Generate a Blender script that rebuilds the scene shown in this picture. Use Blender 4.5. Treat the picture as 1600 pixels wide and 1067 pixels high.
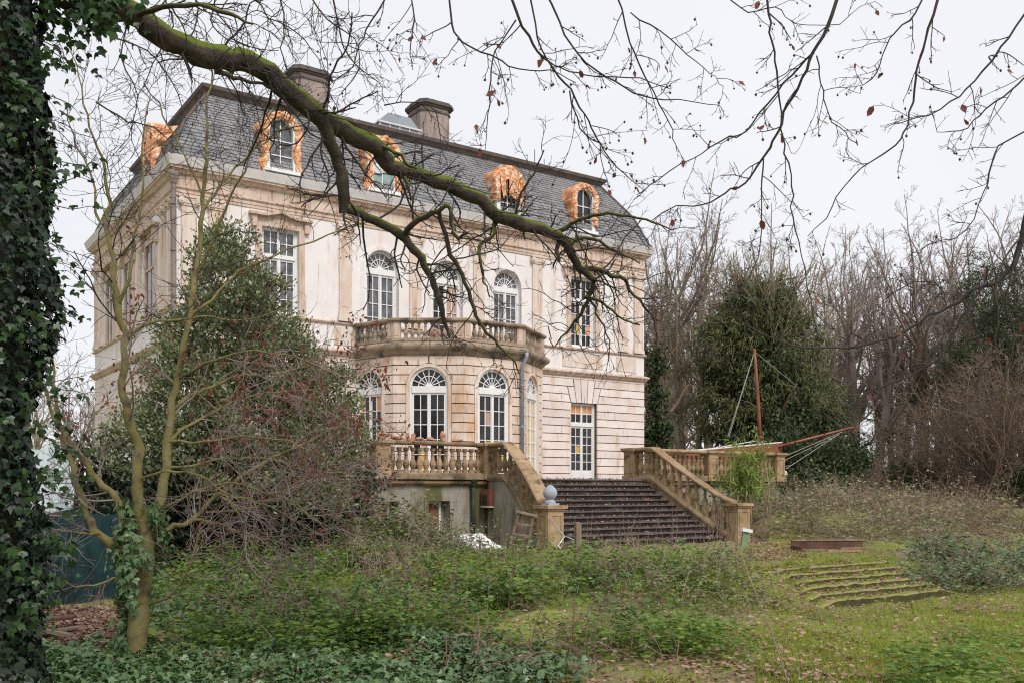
import bpy, math, random
import numpy as np
from mathutils import Vector, Matrix

for _o in list(bpy.data.objects):
    bpy.data.objects.remove(_o)
SC = bpy.context.scene
COL = SC.collection
RNG = np.random.default_rng(11)
random.seed(5)
rad = math.radians

# ------------------------------------------------------------------ camera
EYE = 1.7
FPX, CX, HY = 1481.0, 800.0, 765.0        # focal length, centre and horizon in pixels of the 1600 px photograph
cam_data = bpy.data.cameras.new("camera")
cam = bpy.data.objects.new("camera", cam_data)
COL.objects.link(cam)
cam.location = (0, 0, EYE)
cam.rotation_euler = (rad(90), 0, 0)
cam_data.sensor_width = 36
cam_data.lens = 36 * FPX / 1600
cam_data.shift_y = (HY - 533.5) / 1600
cam_data.clip_start = 0.1
cam_data.clip_end = 2000
SC.camera = cam

# ------------------------------------------------------------------ overcast sky and soft sun
SUN_AZ, SUN_EL = rad(-33), rad(46)        # azimuth measured from -Y towards -X (negative: towards +X)
world = bpy.data.worlds.new("World")
SC.world = world
world.use_nodes = True
wn, wl = world.node_tree.nodes, world.node_tree.links
wn.clear()
w_out = wn.new("ShaderNodeOutputWorld")
w_mix = wn.new("ShaderNodeMixShader")
w_sky = wn.new("ShaderNodeTexSky")
w_sky.sky_type = 'NISHITA'
w_sky.sun_disc = False
w_sky.sun_elevation = SUN_EL
w_sky.sun_rotation = rad(180) + SUN_AZ
w_b1 = wn.new("ShaderNodeBackground")
w_b1.inputs[1].default_value = 0.1
w_b2 = wn.new("ShaderNodeBackground")
w_co = wn.new("ShaderNodeTexCoord")
w_no = wn.new("ShaderNodeTexNoise")
w_no.inputs["Scale"].default_value = 1.3
w_no.inputs["Detail"].default_value = 3
w_rp = wn.new("ShaderNodeValToRGB")
w_rp.color_ramp.elements[0].position = 0.3
w_rp.color_ramp.elements[0].color = (0.50, 0.505, 0.535, 1)
w_rp.color_ramp.elements[1].position = 0.7
w_rp.color_ramp.elements[1].color = (0.585, 0.585, 0.60, 1)
wl.new(w_co.outputs["Generated"], w_no.inputs["Vector"])
wl.new(w_no.outputs["Fac"], w_rp.inputs[0])
wl.new(w_rp.outputs[0], w_b2.inputs[0])
w_b2.inputs[1].default_value = 1.0
wl.new(w_sky.outputs[0], w_b1.inputs[0])
w_mix.inputs[0].default_value = 0.93
wl.new(w_b1.outputs[0], w_mix.inputs[1])
wl.new(w_b2.outputs[0], w_mix.inputs[2])
wl.new(w_mix.outputs[0], w_out.inputs[0])

sun_data = bpy.data.lights.new("sun", 'SUN')
sun = bpy.data.objects.new("sun", sun_data)
COL.objects.link(sun)
sun_data.energy = 1.5
sun_data.angle = rad(24)
sun_data.color = (1.0, 0.965, 0.92)
_sd = Vector((-math.sin(SUN_AZ) * math.cos(SUN_EL), -math.cos(SUN_AZ) * math.cos(SUN_EL), math.sin(SUN_EL)))
sun.rotation_euler = (-_sd).to_track_quat('-Z', 'Y').to_euler()

SC.view_settings.view_transform = 'Standard'
SC.view_settings.look = 'None'
SC.view_settings.exposure = 0.72
SC.view_settings.gamma = 1.0
SC.view_settings.use_curve_mapping = False
SC.cycles.max_bounces = 6
SC.cycles.diffuse_bounces = 3
SC.cycles.glossy_bounces = 3
SC.cycles.transmission_bounces = 4
SC.cycles.transparent_max_bounces = 8
SC.cycles.use_denoising = False
SC.cycles.pixel_filter_type = 'BLACKMAN_HARRIS'
SC.cycles.filter_width = 1.15


# ------------------------------------------------------------------ materials
M = {}


def _rgb(c):
    return (c[0], c[1], c[2], 1)


def mat(name, c1, c2=None, scale=2.0, rough=0.85, c3=None, scale3=0.6, lo3=0.5, hi3=0.7, stretch3=(1, 1, 1),
        bump=0.0, bscale=25.0, stretch=(1, 1, 1), spec=0.3, island=None, top=None, top_lo=0.2, top_hi=0.6, trans=0.0,
        metal=0.0, c4=None, scale4=3.0, lo4=0.55, hi4=0.75, stretch4=(1, 1, 1), objrand=0.0):
    """Procedural material: two-tone noise in world space, up to two stain or tint layers, growth on upward faces, per-piece variation."""
    m = bpy.data.materials.new(name)
    m.use_nodes = True
    n, l = m.node_tree.nodes, m.node_tree.links
    bs = n["Principled BSDF"]
    bs.inputs["Roughness"].default_value = rough
    bs.inputs["Specular IOR Level"].default_value = spec
    bs.inputs["Metallic"].default_value = metal
    geo = n.new("ShaderNodeNewGeometry")

    def noise(sc, st, detail=5.0):
        mp = n.new("ShaderNodeMapping")
        mp.inputs["Scale"].default_value = st
        l.new(geo.outputs["Position"], mp.inputs["Vector"])
        t = n.new("ShaderNodeTexNoise")
        t.inputs["Scale"].default_value = sc
        t.inputs["Detail"].default_value = detail
        t.inputs["Roughness"].default_value = 0.6
        l.new(mp.outputs[0], t.inputs["Vector"])
        return t.outputs["Fac"]

    def ramp(fac, lo, hi):
        r = n.new("ShaderNodeMapRange")
        r.interpolation_type = 'SMOOTHSTEP'
        r.inputs["From Min"].default_value = lo
        r.inputs["From Max"].default_value = hi
        l.new(fac, r.inputs["Value"])
        return r.outputs[0]

    def mix(fac, a, b):
        x = n.new("ShaderNodeMix")
        x.data_type = 'RGBA'
        if isinstance(fac, float):
            x.inputs[0].default_value = fac
        else:
            l.new(fac, x.inputs[0])
        for i, v in ((6, a), (7, b)):
            if isinstance(v, tuple):
                x.inputs[i].default_value = _rgb(v)
            else:
                l.new(v, x.inputs[i])
        return x.outputs[2]

    col = tuple(c1)
    if c2 is not None:
        col = mix(ramp(noise(scale, stretch), 0.3, 0.7), tuple(c1), tuple(c2))
    if island is not None:
        col = mix(geo.outputs["Random Per Island"], col, tuple(island))
    if c3 is not None:
        col = mix(ramp(noise(scale3, stretch3), lo3, hi3), col, tuple(c3))
    if c4 is not None:
        col = mix(ramp(noise(scale4, stretch4), lo4, hi4), col, tuple(c4))
    if top is not None:
        sx = n.new("ShaderNodeSeparateXYZ")
        l.new(geo.outputs["Normal"], sx.inputs[0])
        ad = n.new("ShaderNodeMath")
        ad.operation = 'MULTIPLY_ADD'
        l.new(noise(5.0, (1, 1, 1)), ad.inputs[0])
        ad.inputs[1].default_value = 1.6
        ad.inputs[2].default_value = -0.8
        a2 = n.new("ShaderNodeMath")
        a2.operation = 'ADD'
        l.new(ad.outputs[0], a2.inputs[0])
        l.new(sx.outputs[2], a2.inputs[1])
        col = mix(ramp(a2.outputs[0], top_lo, top_hi), col, tuple(top))
    if objrand:
        oi = n.new("ShaderNodeObjectInfo")
        hs = n.new("ShaderNodeHueSaturation")
        r = n.new("ShaderNodeMapRange")
        r.inputs["To Min"].default_value = 1 - objrand
        r.inputs["To Max"].default_value = 1 + objrand
        l.new(oi.outputs["Random"], r.inputs["Value"])
        l.new(r.outputs[0], hs.inputs["Value"])
        if isinstance(col, tuple):
            hs.inputs["Color"].default_value = _rgb(col)
        else:
            l.new(col, hs.inputs["Color"])
        col = hs.outputs[0]
    if isinstance(col, tuple):
        bs.inputs["Base Color"].default_value = _rgb(col)
    else:
        l.new(col, bs.inputs["Base Color"])
    if bump > 0:
        b = n.new("ShaderNodeBump")
        b.inputs["Strength"].default_value = min(1.0, bump)
        b.inputs["Distance"].default_value = 0.02
        l.new(noise(bscale, (1, 1, 1), 4.0), b.inputs["Height"])
        l.new(b.outputs[0], bs.inputs["Normal"])
    if trans > 0:
        tr = n.new("ShaderNodeBsdfTranslucent")
        if isinstance(col, tuple):
            tr.inputs[0].default_value = _rgb(col)
        else:
            l.new(col, tr.inputs[0])
        ms = n.new("ShaderNodeMixShader")
        ms.inputs[0].default_value = trans
        l.new(bs.outputs[0], ms.inputs[1])
        l.new(tr.outputs[0], ms.inputs[2])
        l.new(ms.outputs[0], n["Material Output"].inputs[0])
    M[name] = m
    return m


# building
mat("stucco", (0.76, 0.70, 0.68), (0.81, 0.77, 0.76), 1.1, 0.9, c3=(0.60, 0.46, 0.37), scale3=0.9, lo3=0.52, hi3=0.76,
    stretch3=(1.6, 1.6, 0.35), c4=(0.40, 0.35, 0.32), scale4=5.0, lo4=0.58, hi4=0.80, stretch4=(2.2, 2.2, 0.16), bump=0.25, bscale=30)
mat("rustic", (0.73, 0.62, 0.56), (0.79, 0.71, 0.67), 1.6, 0.9, c3=(0.60, 0.42, 0.30), scale3=0.9, lo3=0.52, hi3=0.74,
    stretch3=(1.6, 1.6, 0.5), c4=(0.32, 0.23, 0.18), scale4=7.0, lo4=0.56, hi4=0.80, stretch4=(1.8, 1.8, 0.3), bump=0.35, bscale=25, objrand=0.07)
mat("rustic_bow", (0.70, 0.555, 0.455), (0.76, 0.65, 0.57), 1.4, 0.9, c3=(0.61, 0.40, 0.26), scale3=1.1, lo3=0.48, hi3=0.70,
    stretch3=(1.4, 1.4, 0.6), c4=(0.28, 0.195, 0.14), scale4=7.0, lo4=0.53, hi4=0.78, stretch4=(1.8, 1.8, 0.3), bump=0.35, bscale=25, objrand=0.08)
mat("joint", (0.15, 0.095, 0.065), (0.22, 0.145, 0.10), 2.0, 0.95)
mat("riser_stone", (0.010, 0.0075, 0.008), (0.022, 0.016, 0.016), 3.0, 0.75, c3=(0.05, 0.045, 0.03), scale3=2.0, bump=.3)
mat("peach", (0.57, 0.42, 0.325), (0.66, 0.545, 0.475), 1.7, 0.9, c3=(0.40, 0.25, 0.165), scale3=2.0, lo3=0.52, hi3=0.74,
    stretch3=(2, 2, 0.4), c4=(0.26, 0.20, 0.17), scale4=5.0, lo4=0.50, hi4=0.76, stretch4=(2.2, 2.2, 0.25), bump=0.25)
mat("sandstone", (0.30, 0.195, 0.105), (0.42, 0.295, 0.185), 2.5, 0.92, c3=(0.10, 0.072, 0.048), scale3=3.5, lo3=0.50, hi3=0.70,
    c4=(0.16, 0.155, 0.06), scale4=1.6, lo4=0.52, hi4=0.74, bump=0.45, bscale=40, objrand=0.18)
mat("pilaster_stone", (0.64, 0.51, 0.42), (0.73, 0.645, 0.59), 1.5, 0.9, c3=(0.52, 0.33, 0.21), scale3=1.6, lo3=0.50, hi3=0.72,
    stretch3=(3, 3, 0.25), c4=(0.28, 0.21, 0.17), scale4=5.0, lo4=0.60, hi4=0.82, stretch4=(4, 4, 0.4), bump=0.2)
mat("sandstone_dark", (0.25, 0.17, 0.10), (0.34, 0.25, 0.16), 3.0, 0.95, c3=(0.07, 0.055, 0.04), scale3=2.0, lo3=0.45, hi3=0.7,
    top=(0.13, 0.12, 0.07), top_lo=0.5, top_hi=1.1, bump=0.35, bscale=40)
mat("balcony_stone", (0.29, 0.215, 0.15), (0.43, 0.34, 0.25), 3.0, 0.95, c3=(0.11, 0.09, 0.075), scale3=2.4, lo3=0.46, hi3=0.68,
    bump=0.3, bscale=40, objrand=0.1)
mat("white_paint", (0.74, 0.73, 0.73), (0.80, 0.79, 0.78), 4.0, 0.55, c3=(0.55, 0.52, 0.48), scale3=6.0, lo3=0.62, hi3=0.8)
mat("gutter_paint", (0.60, 0.57, 0.57), (0.70, 0.67, 0.66), 3.0, 0.6, c3=(0.36, 0.31, 0.28), scale3=3.0, lo3=0.58, hi3=0.8, stretch3=(2, 2, .6))
mat("slate", (0.16, 0.16, 0.165), (0.24, 0.24, 0.25), 0.8, 0.7, island=(0.27, 0.268, 0.275), spec=0.25,
    c3=(0.13, 0.12, 0.105), scale3=1.2, lo3=0.55, hi3=0.8)
mat("lead", (0.085, 0.07, 0.065), (0.14, 0.115, 0.105), 3.0, 0.7, c3=(0.20, 0.17, 0.15), scale3=2.0, lo3=0.55, hi3=0.8)
mat("chimney_stone", (0.30, 0.235, 0.21), (0.40, 0.32, 0.29), 2.0, 0.92, c3=(0.15, 0.125, 0.115), scale3=1.6, lo3=0.5, hi3=0.75,
    stretch3=(2, 2, 0.4), bump=0.2)
mat("glass_dark", (0.008, 0.009, 0.011), (0.035, 0.034, 0.035), 2.5, 0.05, spec=0.5, bump=.06, bscale=5, objrand=0.6)  # near-black opaque colour stands in for the dark rooms behind the panes
mat("glass_grey", (0.06, 0.065, 0.075), (0.19, 0.195, 0.21), 1.8, 0.06, spec=0.6, c3=(0.05, 0.045, 0.04), scale3=5.0, bump=.06, bscale=5, objrand=0.3)  # grey of the reflected sky put into the pane colour
mat("lantern_glass", (0.26, 0.29, 0.33), (0.34, 0.37, 0.41), 1.0, 0.25, spec=0.5)
mat("board_yellow", (0.52, 0.33, 0.05), (0.60, 0.42, 0.10), 3.0, 0.8)
mat("board_pink", (0.42, 0.27, 0.20), (0.52, 0.35, 0.27), 3.0, 0.8)
mat("board_orange", (0.62, 0.28, 0.12), (0.70, 0.38, 0.20), 3.0, 0.8)
mat("sheet_white", (0.62, 0.62, 0.63), (0.72, 0.71, 0.72), 2.0, 0.5)
mat("glass_green", (0.22, 0.33, 0.34), (0.28, 0.40, 0.40), 1.0, 0.15, spec=0.5)
mat("tarp_orange", (0.78, 0.27, 0.085), (0.84, 0.45, 0.22), 3.0, 0.4, c3=(0.87, 0.66, 0.50), scale3=6.0, lo3=0.46, hi3=0.64, stretch3=(1, 1, .4), spec=0.5, trans=0.15)  # peach fold highlights and deeper orange fold shadows put into the colour
mat("base_stucco", (0.28, 0.255, 0.215), (0.40, 0.375, 0.335), 1.5, 0.95, c3=(0.13, 0.12, 0.05), scale3=1.0, lo3=0.42, hi3=0.62,
    stretch3=(1.8, 1.8, 0.5), c4=(0.08, 0.07, 0.055), scale4=2.5, lo4=0.62, hi4=0.82, stretch4=(2.5, 2.5, .5), bump=0.25)
mat("step_stone", (0.10, 0.08, 0.075), (0.16, 0.125, 0.115), 3.0, 0.8, c3=(0.24, 0.19, 0.16), scale3=9.0, lo3=0.6, hi3=0.75,
    c4=(0.06, 0.065, 0.03), scale4=1.2, lo4=0.6, hi4=0.8, bump=0.3)
mat("paving", (0.20, 0.16, 0.13), (0.28, 0.23, 0.19), 3.0, 0.9, c3=(0.10, 0.11, 0.05), scale3=1.5, lo3=0.5, hi3=0.75)
mat("zinc_pipe", (0.27, 0.30, 0.34), (0.33, 0.36, 0.40), 3.0, 0.45, spec=0.5)
mat("copper_pipe", (0.20, 0.15, 0.14), (0.28, 0.22, 0.20), 3.0, 0.6)
mat("dark_iron", (0.03, 0.035, 0.03), (0.05, 0.06, 0.04), 4.0, 0.6)
mat("brick", (0.20, 0.075, 0.055), (0.28, 0.12, 0.09), 9.0, 0.9)


# ------------------------------------------------------------------ mesh helpers
class MB:
    def __init__(self):
        self.v, self.f = [], []

    def add(self, vs, fs):
        b = len(self.v)
        self.v.extend(vs)
        self.f.extend([tuple(b + i for i in f) for f in fs])
        return self

    def box(self, x0, x1, y0, y1, z0, z1):
        return self.add([(x0, y0, z0), (x1, y0, z0), (x1, y1, z0), (x0, y1, z0), (x0, y0, z1), (x1, y0, z1), (x1, y1, z1), (x0, y1, z1)],
                        [(0, 3, 2, 1), (4, 5, 6, 7), (0, 1, 5, 4), (1, 2, 6, 5), (2, 3, 7, 6), (3, 0, 4, 7)])

    def plate(self, poly, y0, y1):
        """polygon in (x, z), counter-clockwise seen from -y, extruded from y0 (front) to y1."""
        n = len(poly)
        vs = [(p[0], y0, p[1]) for p in poly] + [(p[0], y1, p[1]) for p in poly]
        fs = [tuple(range(n)), tuple(range(2 * n - 1, n - 1, -1))]
        for i in range(n):
            j = (i + 1) % n
            fs.append((i, i + n, j + n, j))
        return self.add(vs, fs)

    def slab(self, poly, z0, z1):
        n = len(poly)
        vs = [(p[0], p[1], z0) for p in poly] + [(p[0], p[1], z1) for p in poly]
        fs = [tuple(range(n - 1, -1, -1)), tuple(range(n, 2 * n))]
        for i in range(n):
            j = (i + 1) % n
            fs.append((i, j, j + n, i + n))
        return self.add(vs, fs)

    def lathe(self, prof, n=10, c=(0, 0), cap=True, phase=0.0):
        vs, fs = [], []
        for r, z in prof:
            for k in range(n):
                a = 2 * math.pi * k / n + phase
                vs.append((c[0] + r * math.cos(a), c[1] + r * math.sin(a), z))
        m = len(prof)
        for i in range(m - 1):
            for k in range(n):
                k2 = (k + 1) % n
                fs.append((i * n + k, i * n + k2, (i + 1) * n + k2, (i + 1) * n + k))
        if cap:
            fs.append(tuple(range(n - 1, -1, -1)))
            fs.append(tuple((m - 1) * n + k for k in range(n)))
        return self.add(vs, fs)

    def bar(self, a, b, w, h=None, up=(0, 0, 1)):
        """square bar between two points"""
        h = h or w
        a, b = Vector(a), Vector(b)
        d = (b - a).normalized()
        u = Vector(up)
        s = d.cross(u)
        if s.length < 1e-4:
            s = d.cross(Vector((1, 0, 0)))
        s.normalize()
        u = s.cross(d).normalized()
        vs = []
        for p in (a, b):
            for i, j in ((-1, -1), (1, -1), (1, 1), (-1, 1)):
                vs.append(tuple(p + s * (i * w / 2) + u * (j * h / 2)))
        return self.add(vs, [(0, 1, 2, 3), (7, 6, 5, 4), (0, 4, 5, 1), (1, 5, 6, 2), (2, 6, 7, 3), (3, 7, 4, 0)])

    def tube(self, pts, r, n=8):
        pts = [Vector(p) for p in pts]
        rs = r if isinstance(r, (list, tuple)) else [r] * len(pts)
        vs, fs = [], []
        pu = None
        for i, p in enumerate(pts):
            d = (pts[min(i + 1, len(pts) - 1)] - pts[max(i - 1, 0)]).normalized()
            if pu is None:
                pu = d.orthogonal().normalized()
            u = (pu - d * pu.dot(d)).normalized()
            pu = u
            w = d.cross(u)
            for k in range(n):
                a = 2 * math.pi * k / n
                vs.append(tuple(p + (u * math.cos(a) + w * math.sin(a)) * rs[i]))
        for i in range(len(pts) - 1):
            for k in range(n):
                k2 = (k + 1) % n
                fs.append((i * n + k, i * n + k2, (i + 1) * n + k2, (i + 1) * n + k))
        fs.append(tuple(range(n - 1, -1, -1)))
        fs.append(tuple((len(pts) - 1) * n + k for k in range(n)))
        return self.add(vs, fs)

    def sweep(self, prof, path, closed=False, ends=True):
        """profile [(outward, z)] along a plan polyline; outward is to the right of the walking direction."""
        n = len(path)
        P = [Vector(p) for p in path]
        offs = []
        for i in range(n):
            if closed or 0 < i < n - 1:
                d0 = (P[i] - P[i - 1]).normalized()
                d1 = (P[(i + 1) % n] - P[i]).normalized()
            elif i == 0:
                d0 = d1 = (P[1] - P[0]).normalized()
            else:
                d0 = d1 = (P[i] - P[i - 1]).normalized()
            n0, n1 = Vector((d0.y, -d0.x)), Vector((d1.y, -d1.x))
            m = (n0 + n1)
            m = m / max(0.2, m.dot(n0))
            offs.append(m)
        k = len(prof)
        vs, fs = [], []
        for i in range(n):
            for o, z in prof:
                q = P[i] + offs[i] * o
                vs.append((q.x, q.y, z))
        for i in range(n if closed else n - 1):
            j = (i + 1) % n
            for a in range(k - 1):
                fs.append((i * k + a, j * k + a, j * k + a + 1, i * k + a + 1))
        if not closed and ends:
            fs.append(tuple(range(k - 1, -1, -1)))
            fs.append(tuple((n - 1) * k + a for a in range(k)))
        return self.add(vs, fs)

    def xf(self, loc=(0, 0, 0), rz=0.0):
        c, s = math.cos(rz), math.sin(rz)
        self.v = [(x * c - y * s + loc[0], x * s + y * c + loc[1], z + loc[2]) for x, y, z in self.v]
        return self

    def mesh(self, name, mats, smooth=False):
        me = bpy.data.meshes.new(name)
        me.from_pydata(self.v, [], self.f)
        for m in (mats if isinstance(mats, (list, tuple)) else [mats]):
            me.materials.append(M[m])
        if smooth:
            me.polygons.foreach_set("use_smooth", [True] * len(me.polygons))
        me.update()
        return me


def obj(name, me, parent=None, loc=(0, 0, 0), rz=0.0, rot=None):
    o = bpy.data.objects.new(name, me)
    COL.objects.link(o)
    o.location = loc
    o.rotation_euler = rot if rot is not None else (0, 0, rz)
    if parent is not None:
        o.parent = parent
    return o


def put(mb, name, m, parent=None, smooth=False, loc=(0, 0, 0), rz=0.0, rot=None):
    return obj(name, mb.mesh(name, m, smooth), parent, loc, rz, rot)


def tag(o, label, cat, group=None, kind=None):
    o["label"] = label
    o["category"] = cat
    if group:
        o["group"] = group
    if kind:
        o["kind"] = kind
    return o


def thing(name, label, cat, loc=(0, 0, 0), rz=0.0, group=None):
    o = bpy.data.objects.new(name, None)
    o.empty_display_size = 0.2
    COL.objects.link(o)
    o.location = loc
    o.rotation_euler = (0, 0, rz)
    return tag(o, label, cat, group)


def W(px, py, Y):
    """point of the place seen at a pixel of the photograph, Y metres in front of the camera"""
    return ((px - CX) / FPX * Y, Y, EYE + (HY - py) / FPX * Y)


HO = Vector((-2.163, 31.67, 0.0))     # middle of the house front
HR = math.atan2(0.5673, 0.8235)
HC, HS = math.cos(HR), math.sin(HR)


def H2W(x, y, z=0.0):
    return (HO.x + x * HC - y * HS, HO.y + x * HS + y * HC, z)


def W2H(X, Y):
    dx, dy = X - HO.x, Y - HO.y
    return dx * HC + dy * HS, -dx * HS + dy * HC
# ------------------------------------------------------------------ the mansion
TZ = 2.0            # terrace level
HX, HD = 8.83, 11.2  # half length of the front, depth of the house
house = thing("mansion", "derelict pale pink mansion with slate mansard roof and bow-fronted balcony", "house", tuple(HO), HR)
FOOT = [(-HX, 0), (HX, 0), (HX, HD), (-HX, HD)]
BAY_A, BAY_CY = 3.3, 0.5
BAY_R = BAY_A / math.cos(rad(18))
BAYV = [(BAY_R * math.sin(rad(t)), BAY_CY - BAY_R * math.cos(rad(t))) for t in (-90, -54, -18, 18, 54, 90)]


def wall_openings(mb, x0, x1, z0, z1, ops, y0, y1):
    """front wall from x0..x1 with openings (xc, w, zb, zt, arched); zt is the crown."""
    ops = sorted(ops)
    cur = x0
    for xc, w, zb, zt, arched in ops:
        a, b = xc - w / 2, xc + w / 2
        if a > cur:
            mb.box(cur, a, y0, y1, z0, z1)
        if zb > z0:
            mb.box(a, b, y0, y1, z0, zb)
        if arched:
            zs = zt - w / 2
            N = 8
            for sgn in (-1, 1):
                pts = [(xc + sgn * w / 2 * math.cos(math.pi / 2 * k / N), zs + w / 2 * math.sin(math.pi / 2 * k / N)) for k in range(N + 1)]
                for k in range(N):
                    p, q = pts[k], pts[k + 1]
                    poly = [p, (p[0], z1), (q[0], z1), q]
                    if sgn > 0:
                        poly = poly[::-1]
                    mb.plate(poly[::-1] if False else poly, y0, y1)
        elif zt < z1:
            mb.box(a, b, y0, y1, zt, z1)
        cur = b
    if cur < x1:
        mb.box(cur, x1, y0, y1, z0, z1)


# upper wall of the front, and the core behind
UPZ0, UPZ1 = 6.0, 10.0
UPW = [(-5.8, 1.16, 6.95, 9.5, False), (-2.42, 1.16, 6.25, 9.33, True), (0, 1.16, 6.25, 9.33, True), (2.42, 1.16, 6.25, 9.33, True), (5.8, 1.16, 6.95, 9.5, False)]
mb = MB()
wall_openings(mb, -HX, HX, UPZ0, UPZ1, UPW, 0.0, 0.35)
upper = put(mb, "upper_wall", "stucco", house)
mb = MB()
mb.box(-HX + 0.02, HX - 0.02, 0.30, HD, 1.0, 10.9)
mb.box(-HX, -HX + 0.3, 0.351, HD, UPZ0, UPZ1)
core = put(mb, "side_wall", "stucco", house)
mb = MB()
wall_openings(mb, -HX + 0.04, HX - 0.04, TZ - 0.3, 6.0, [(-5.87, 1.24, TZ - .3, 4.91, False), (5.87, 1.24, TZ - .3, 4.91, False)], 0.05, 0.40)
mb.box(-HX + 0.04, -HX + 0.3, 0.401, HD, TZ - .3, 6.0)
gwall = put(mb, "ground_floor_wall", "joint", house)

# plain band between the floors, string courses, entablature, gutter
PR = lambda o, z: (o, z)
mb = MB()
mb.sweep([(0.0, 5.84), (0.06, 5.88), (0.10, 5.93), (0.16, 5.99), (0.16, 6.03), (0.03, 6.09)], FOOT, closed=True)
put(mb, "string_course", "peach", upper)
mb = MB()
mb.sweep([(0.0, 6.82), (0.07, 6.84), (0.09, 6.88), (0.0, 6.93)], FOOT, closed=True)
put(mb, "sill_course", "peach", upper)
mb = MB()
mb.sweep([(0.0, 9.98), (0.03, 9.98), (0.03, 10.06), (0.05, 10.065), (0.05, 10.15), (0.10, 10.19), (0.10, 10.22), (0.02, 10.225)], FOOT, closed=True)
put(mb, "architrave", "peach", upper)
mb = MB()
mb.sweep([(0.02, 10.22), (0.02, 10.56), (0.10, 10.60), (0.14, 10.66), (0.16, 10.68), (0.21, 10.70), (0.21, 10.74), (0.23, 10.76)], FOOT, closed=True)
put(mb, "frieze", "peach", upper)
mb = MB()
mb.sweep([(0.20, 10.755), (0.25, 10.765), (0.27, 10.83), (0.30, 10.92), (0.33, 11.02), (0.29, 11.03), (0.12, 11.01)], FOOT, closed=True)
put(mb, "gutter", "gutter_paint", house)

# pedestal panels of the band
for xc, w in ((-7.9, 1.0), (-5.8, 1.9), (-3.72, .7), (3.72, .7), (5.8, 1.9), (7.9, 1.0)):
    put(MB().box(xc - w / 2, xc + w / 2, -0.025, 0.01, 6.20, 6.74), "band_panel", "pilaster_stone", upper)


# pilasters with Ionic capitals
def pilaster(mb, w, z0, z1, d=0.07):
    h = w / 2
    mb.box(-h, h, -d, 0.0, z0 + 0.30, z1 - 0.28)
    mb.box(-h + .07, h - .07, -d - .012, -d + .01, z0 + .45, z1 - .45)
    mb.box(-h - .05, h + .05, -d - .05, 0.0, z0, z0 + 0.12)
    mb.box(-h - .03, h + .03, -d - .03, 0.0, z0 + .12, z0 + 0.20)
    mb.box(-h - .015, h + .015, -d - .015, 0.0, z0 + .20, z0 + 0.30)
    mb.box(-h - .02, h + .02, -d - .03, 0.0, z1 - .28, z1 - 0.22)
    mb.box(-h - .09, h + .09, -d - .08, 0.0, z1 - .06, z1)
    mb.box(-h + .02, h - .02, -d - .05, 0.0, z1 - .22, z1 - 0.06)
    for s in (-1, 1):
        cx_ = s * (h + .02)
        n = 8
        poly = [(cx_ + .085 * math.cos(2 * math.pi * k / n), z1 - .155 + .095 * math.sin(2 * math.pi * k / n)) for k in range(n)]
        mb.plate(poly, -d - .09, -.01)
        poly = [(cx_ + .04 * math.cos(2 * math.pi * k / n), z1 - .155 + .045 * math.sin(2 * math.pi * k / n)) for k in range(n)]
        mb.plate(poly, -d - .12, -d - .08)


mb = MB()
pilaster(mb, 0.42, 6.93, 9.99)
pil_me = mb.mesh("pilaster", "pilaster_stone")
for x in (-8.5, -7.72, -3.7, -1.23, 1.23, 3.7, 7.72, 8.5):
    obj("pilaster", pil_me, house, (x, 0, 0))
for y in (0.45, 1.35, 4.2, 7.0, 9.8, 10.8):
    obj("pilaster", pil_me, house, (-HX, y, 0), -math.pi / 2)

# ------------------------------------------------------------------ windows
PANES = {}


def pane_mesh(w, h, m):
    k = (round(w, 3), round(h, 3), m)
    if k not in PANES:
        PANES[k] = MB().box(-w / 2, w / 2, 0, 0.012, -h / 2, h / 2).mesh("pane", m)
    return PANES[k]


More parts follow.
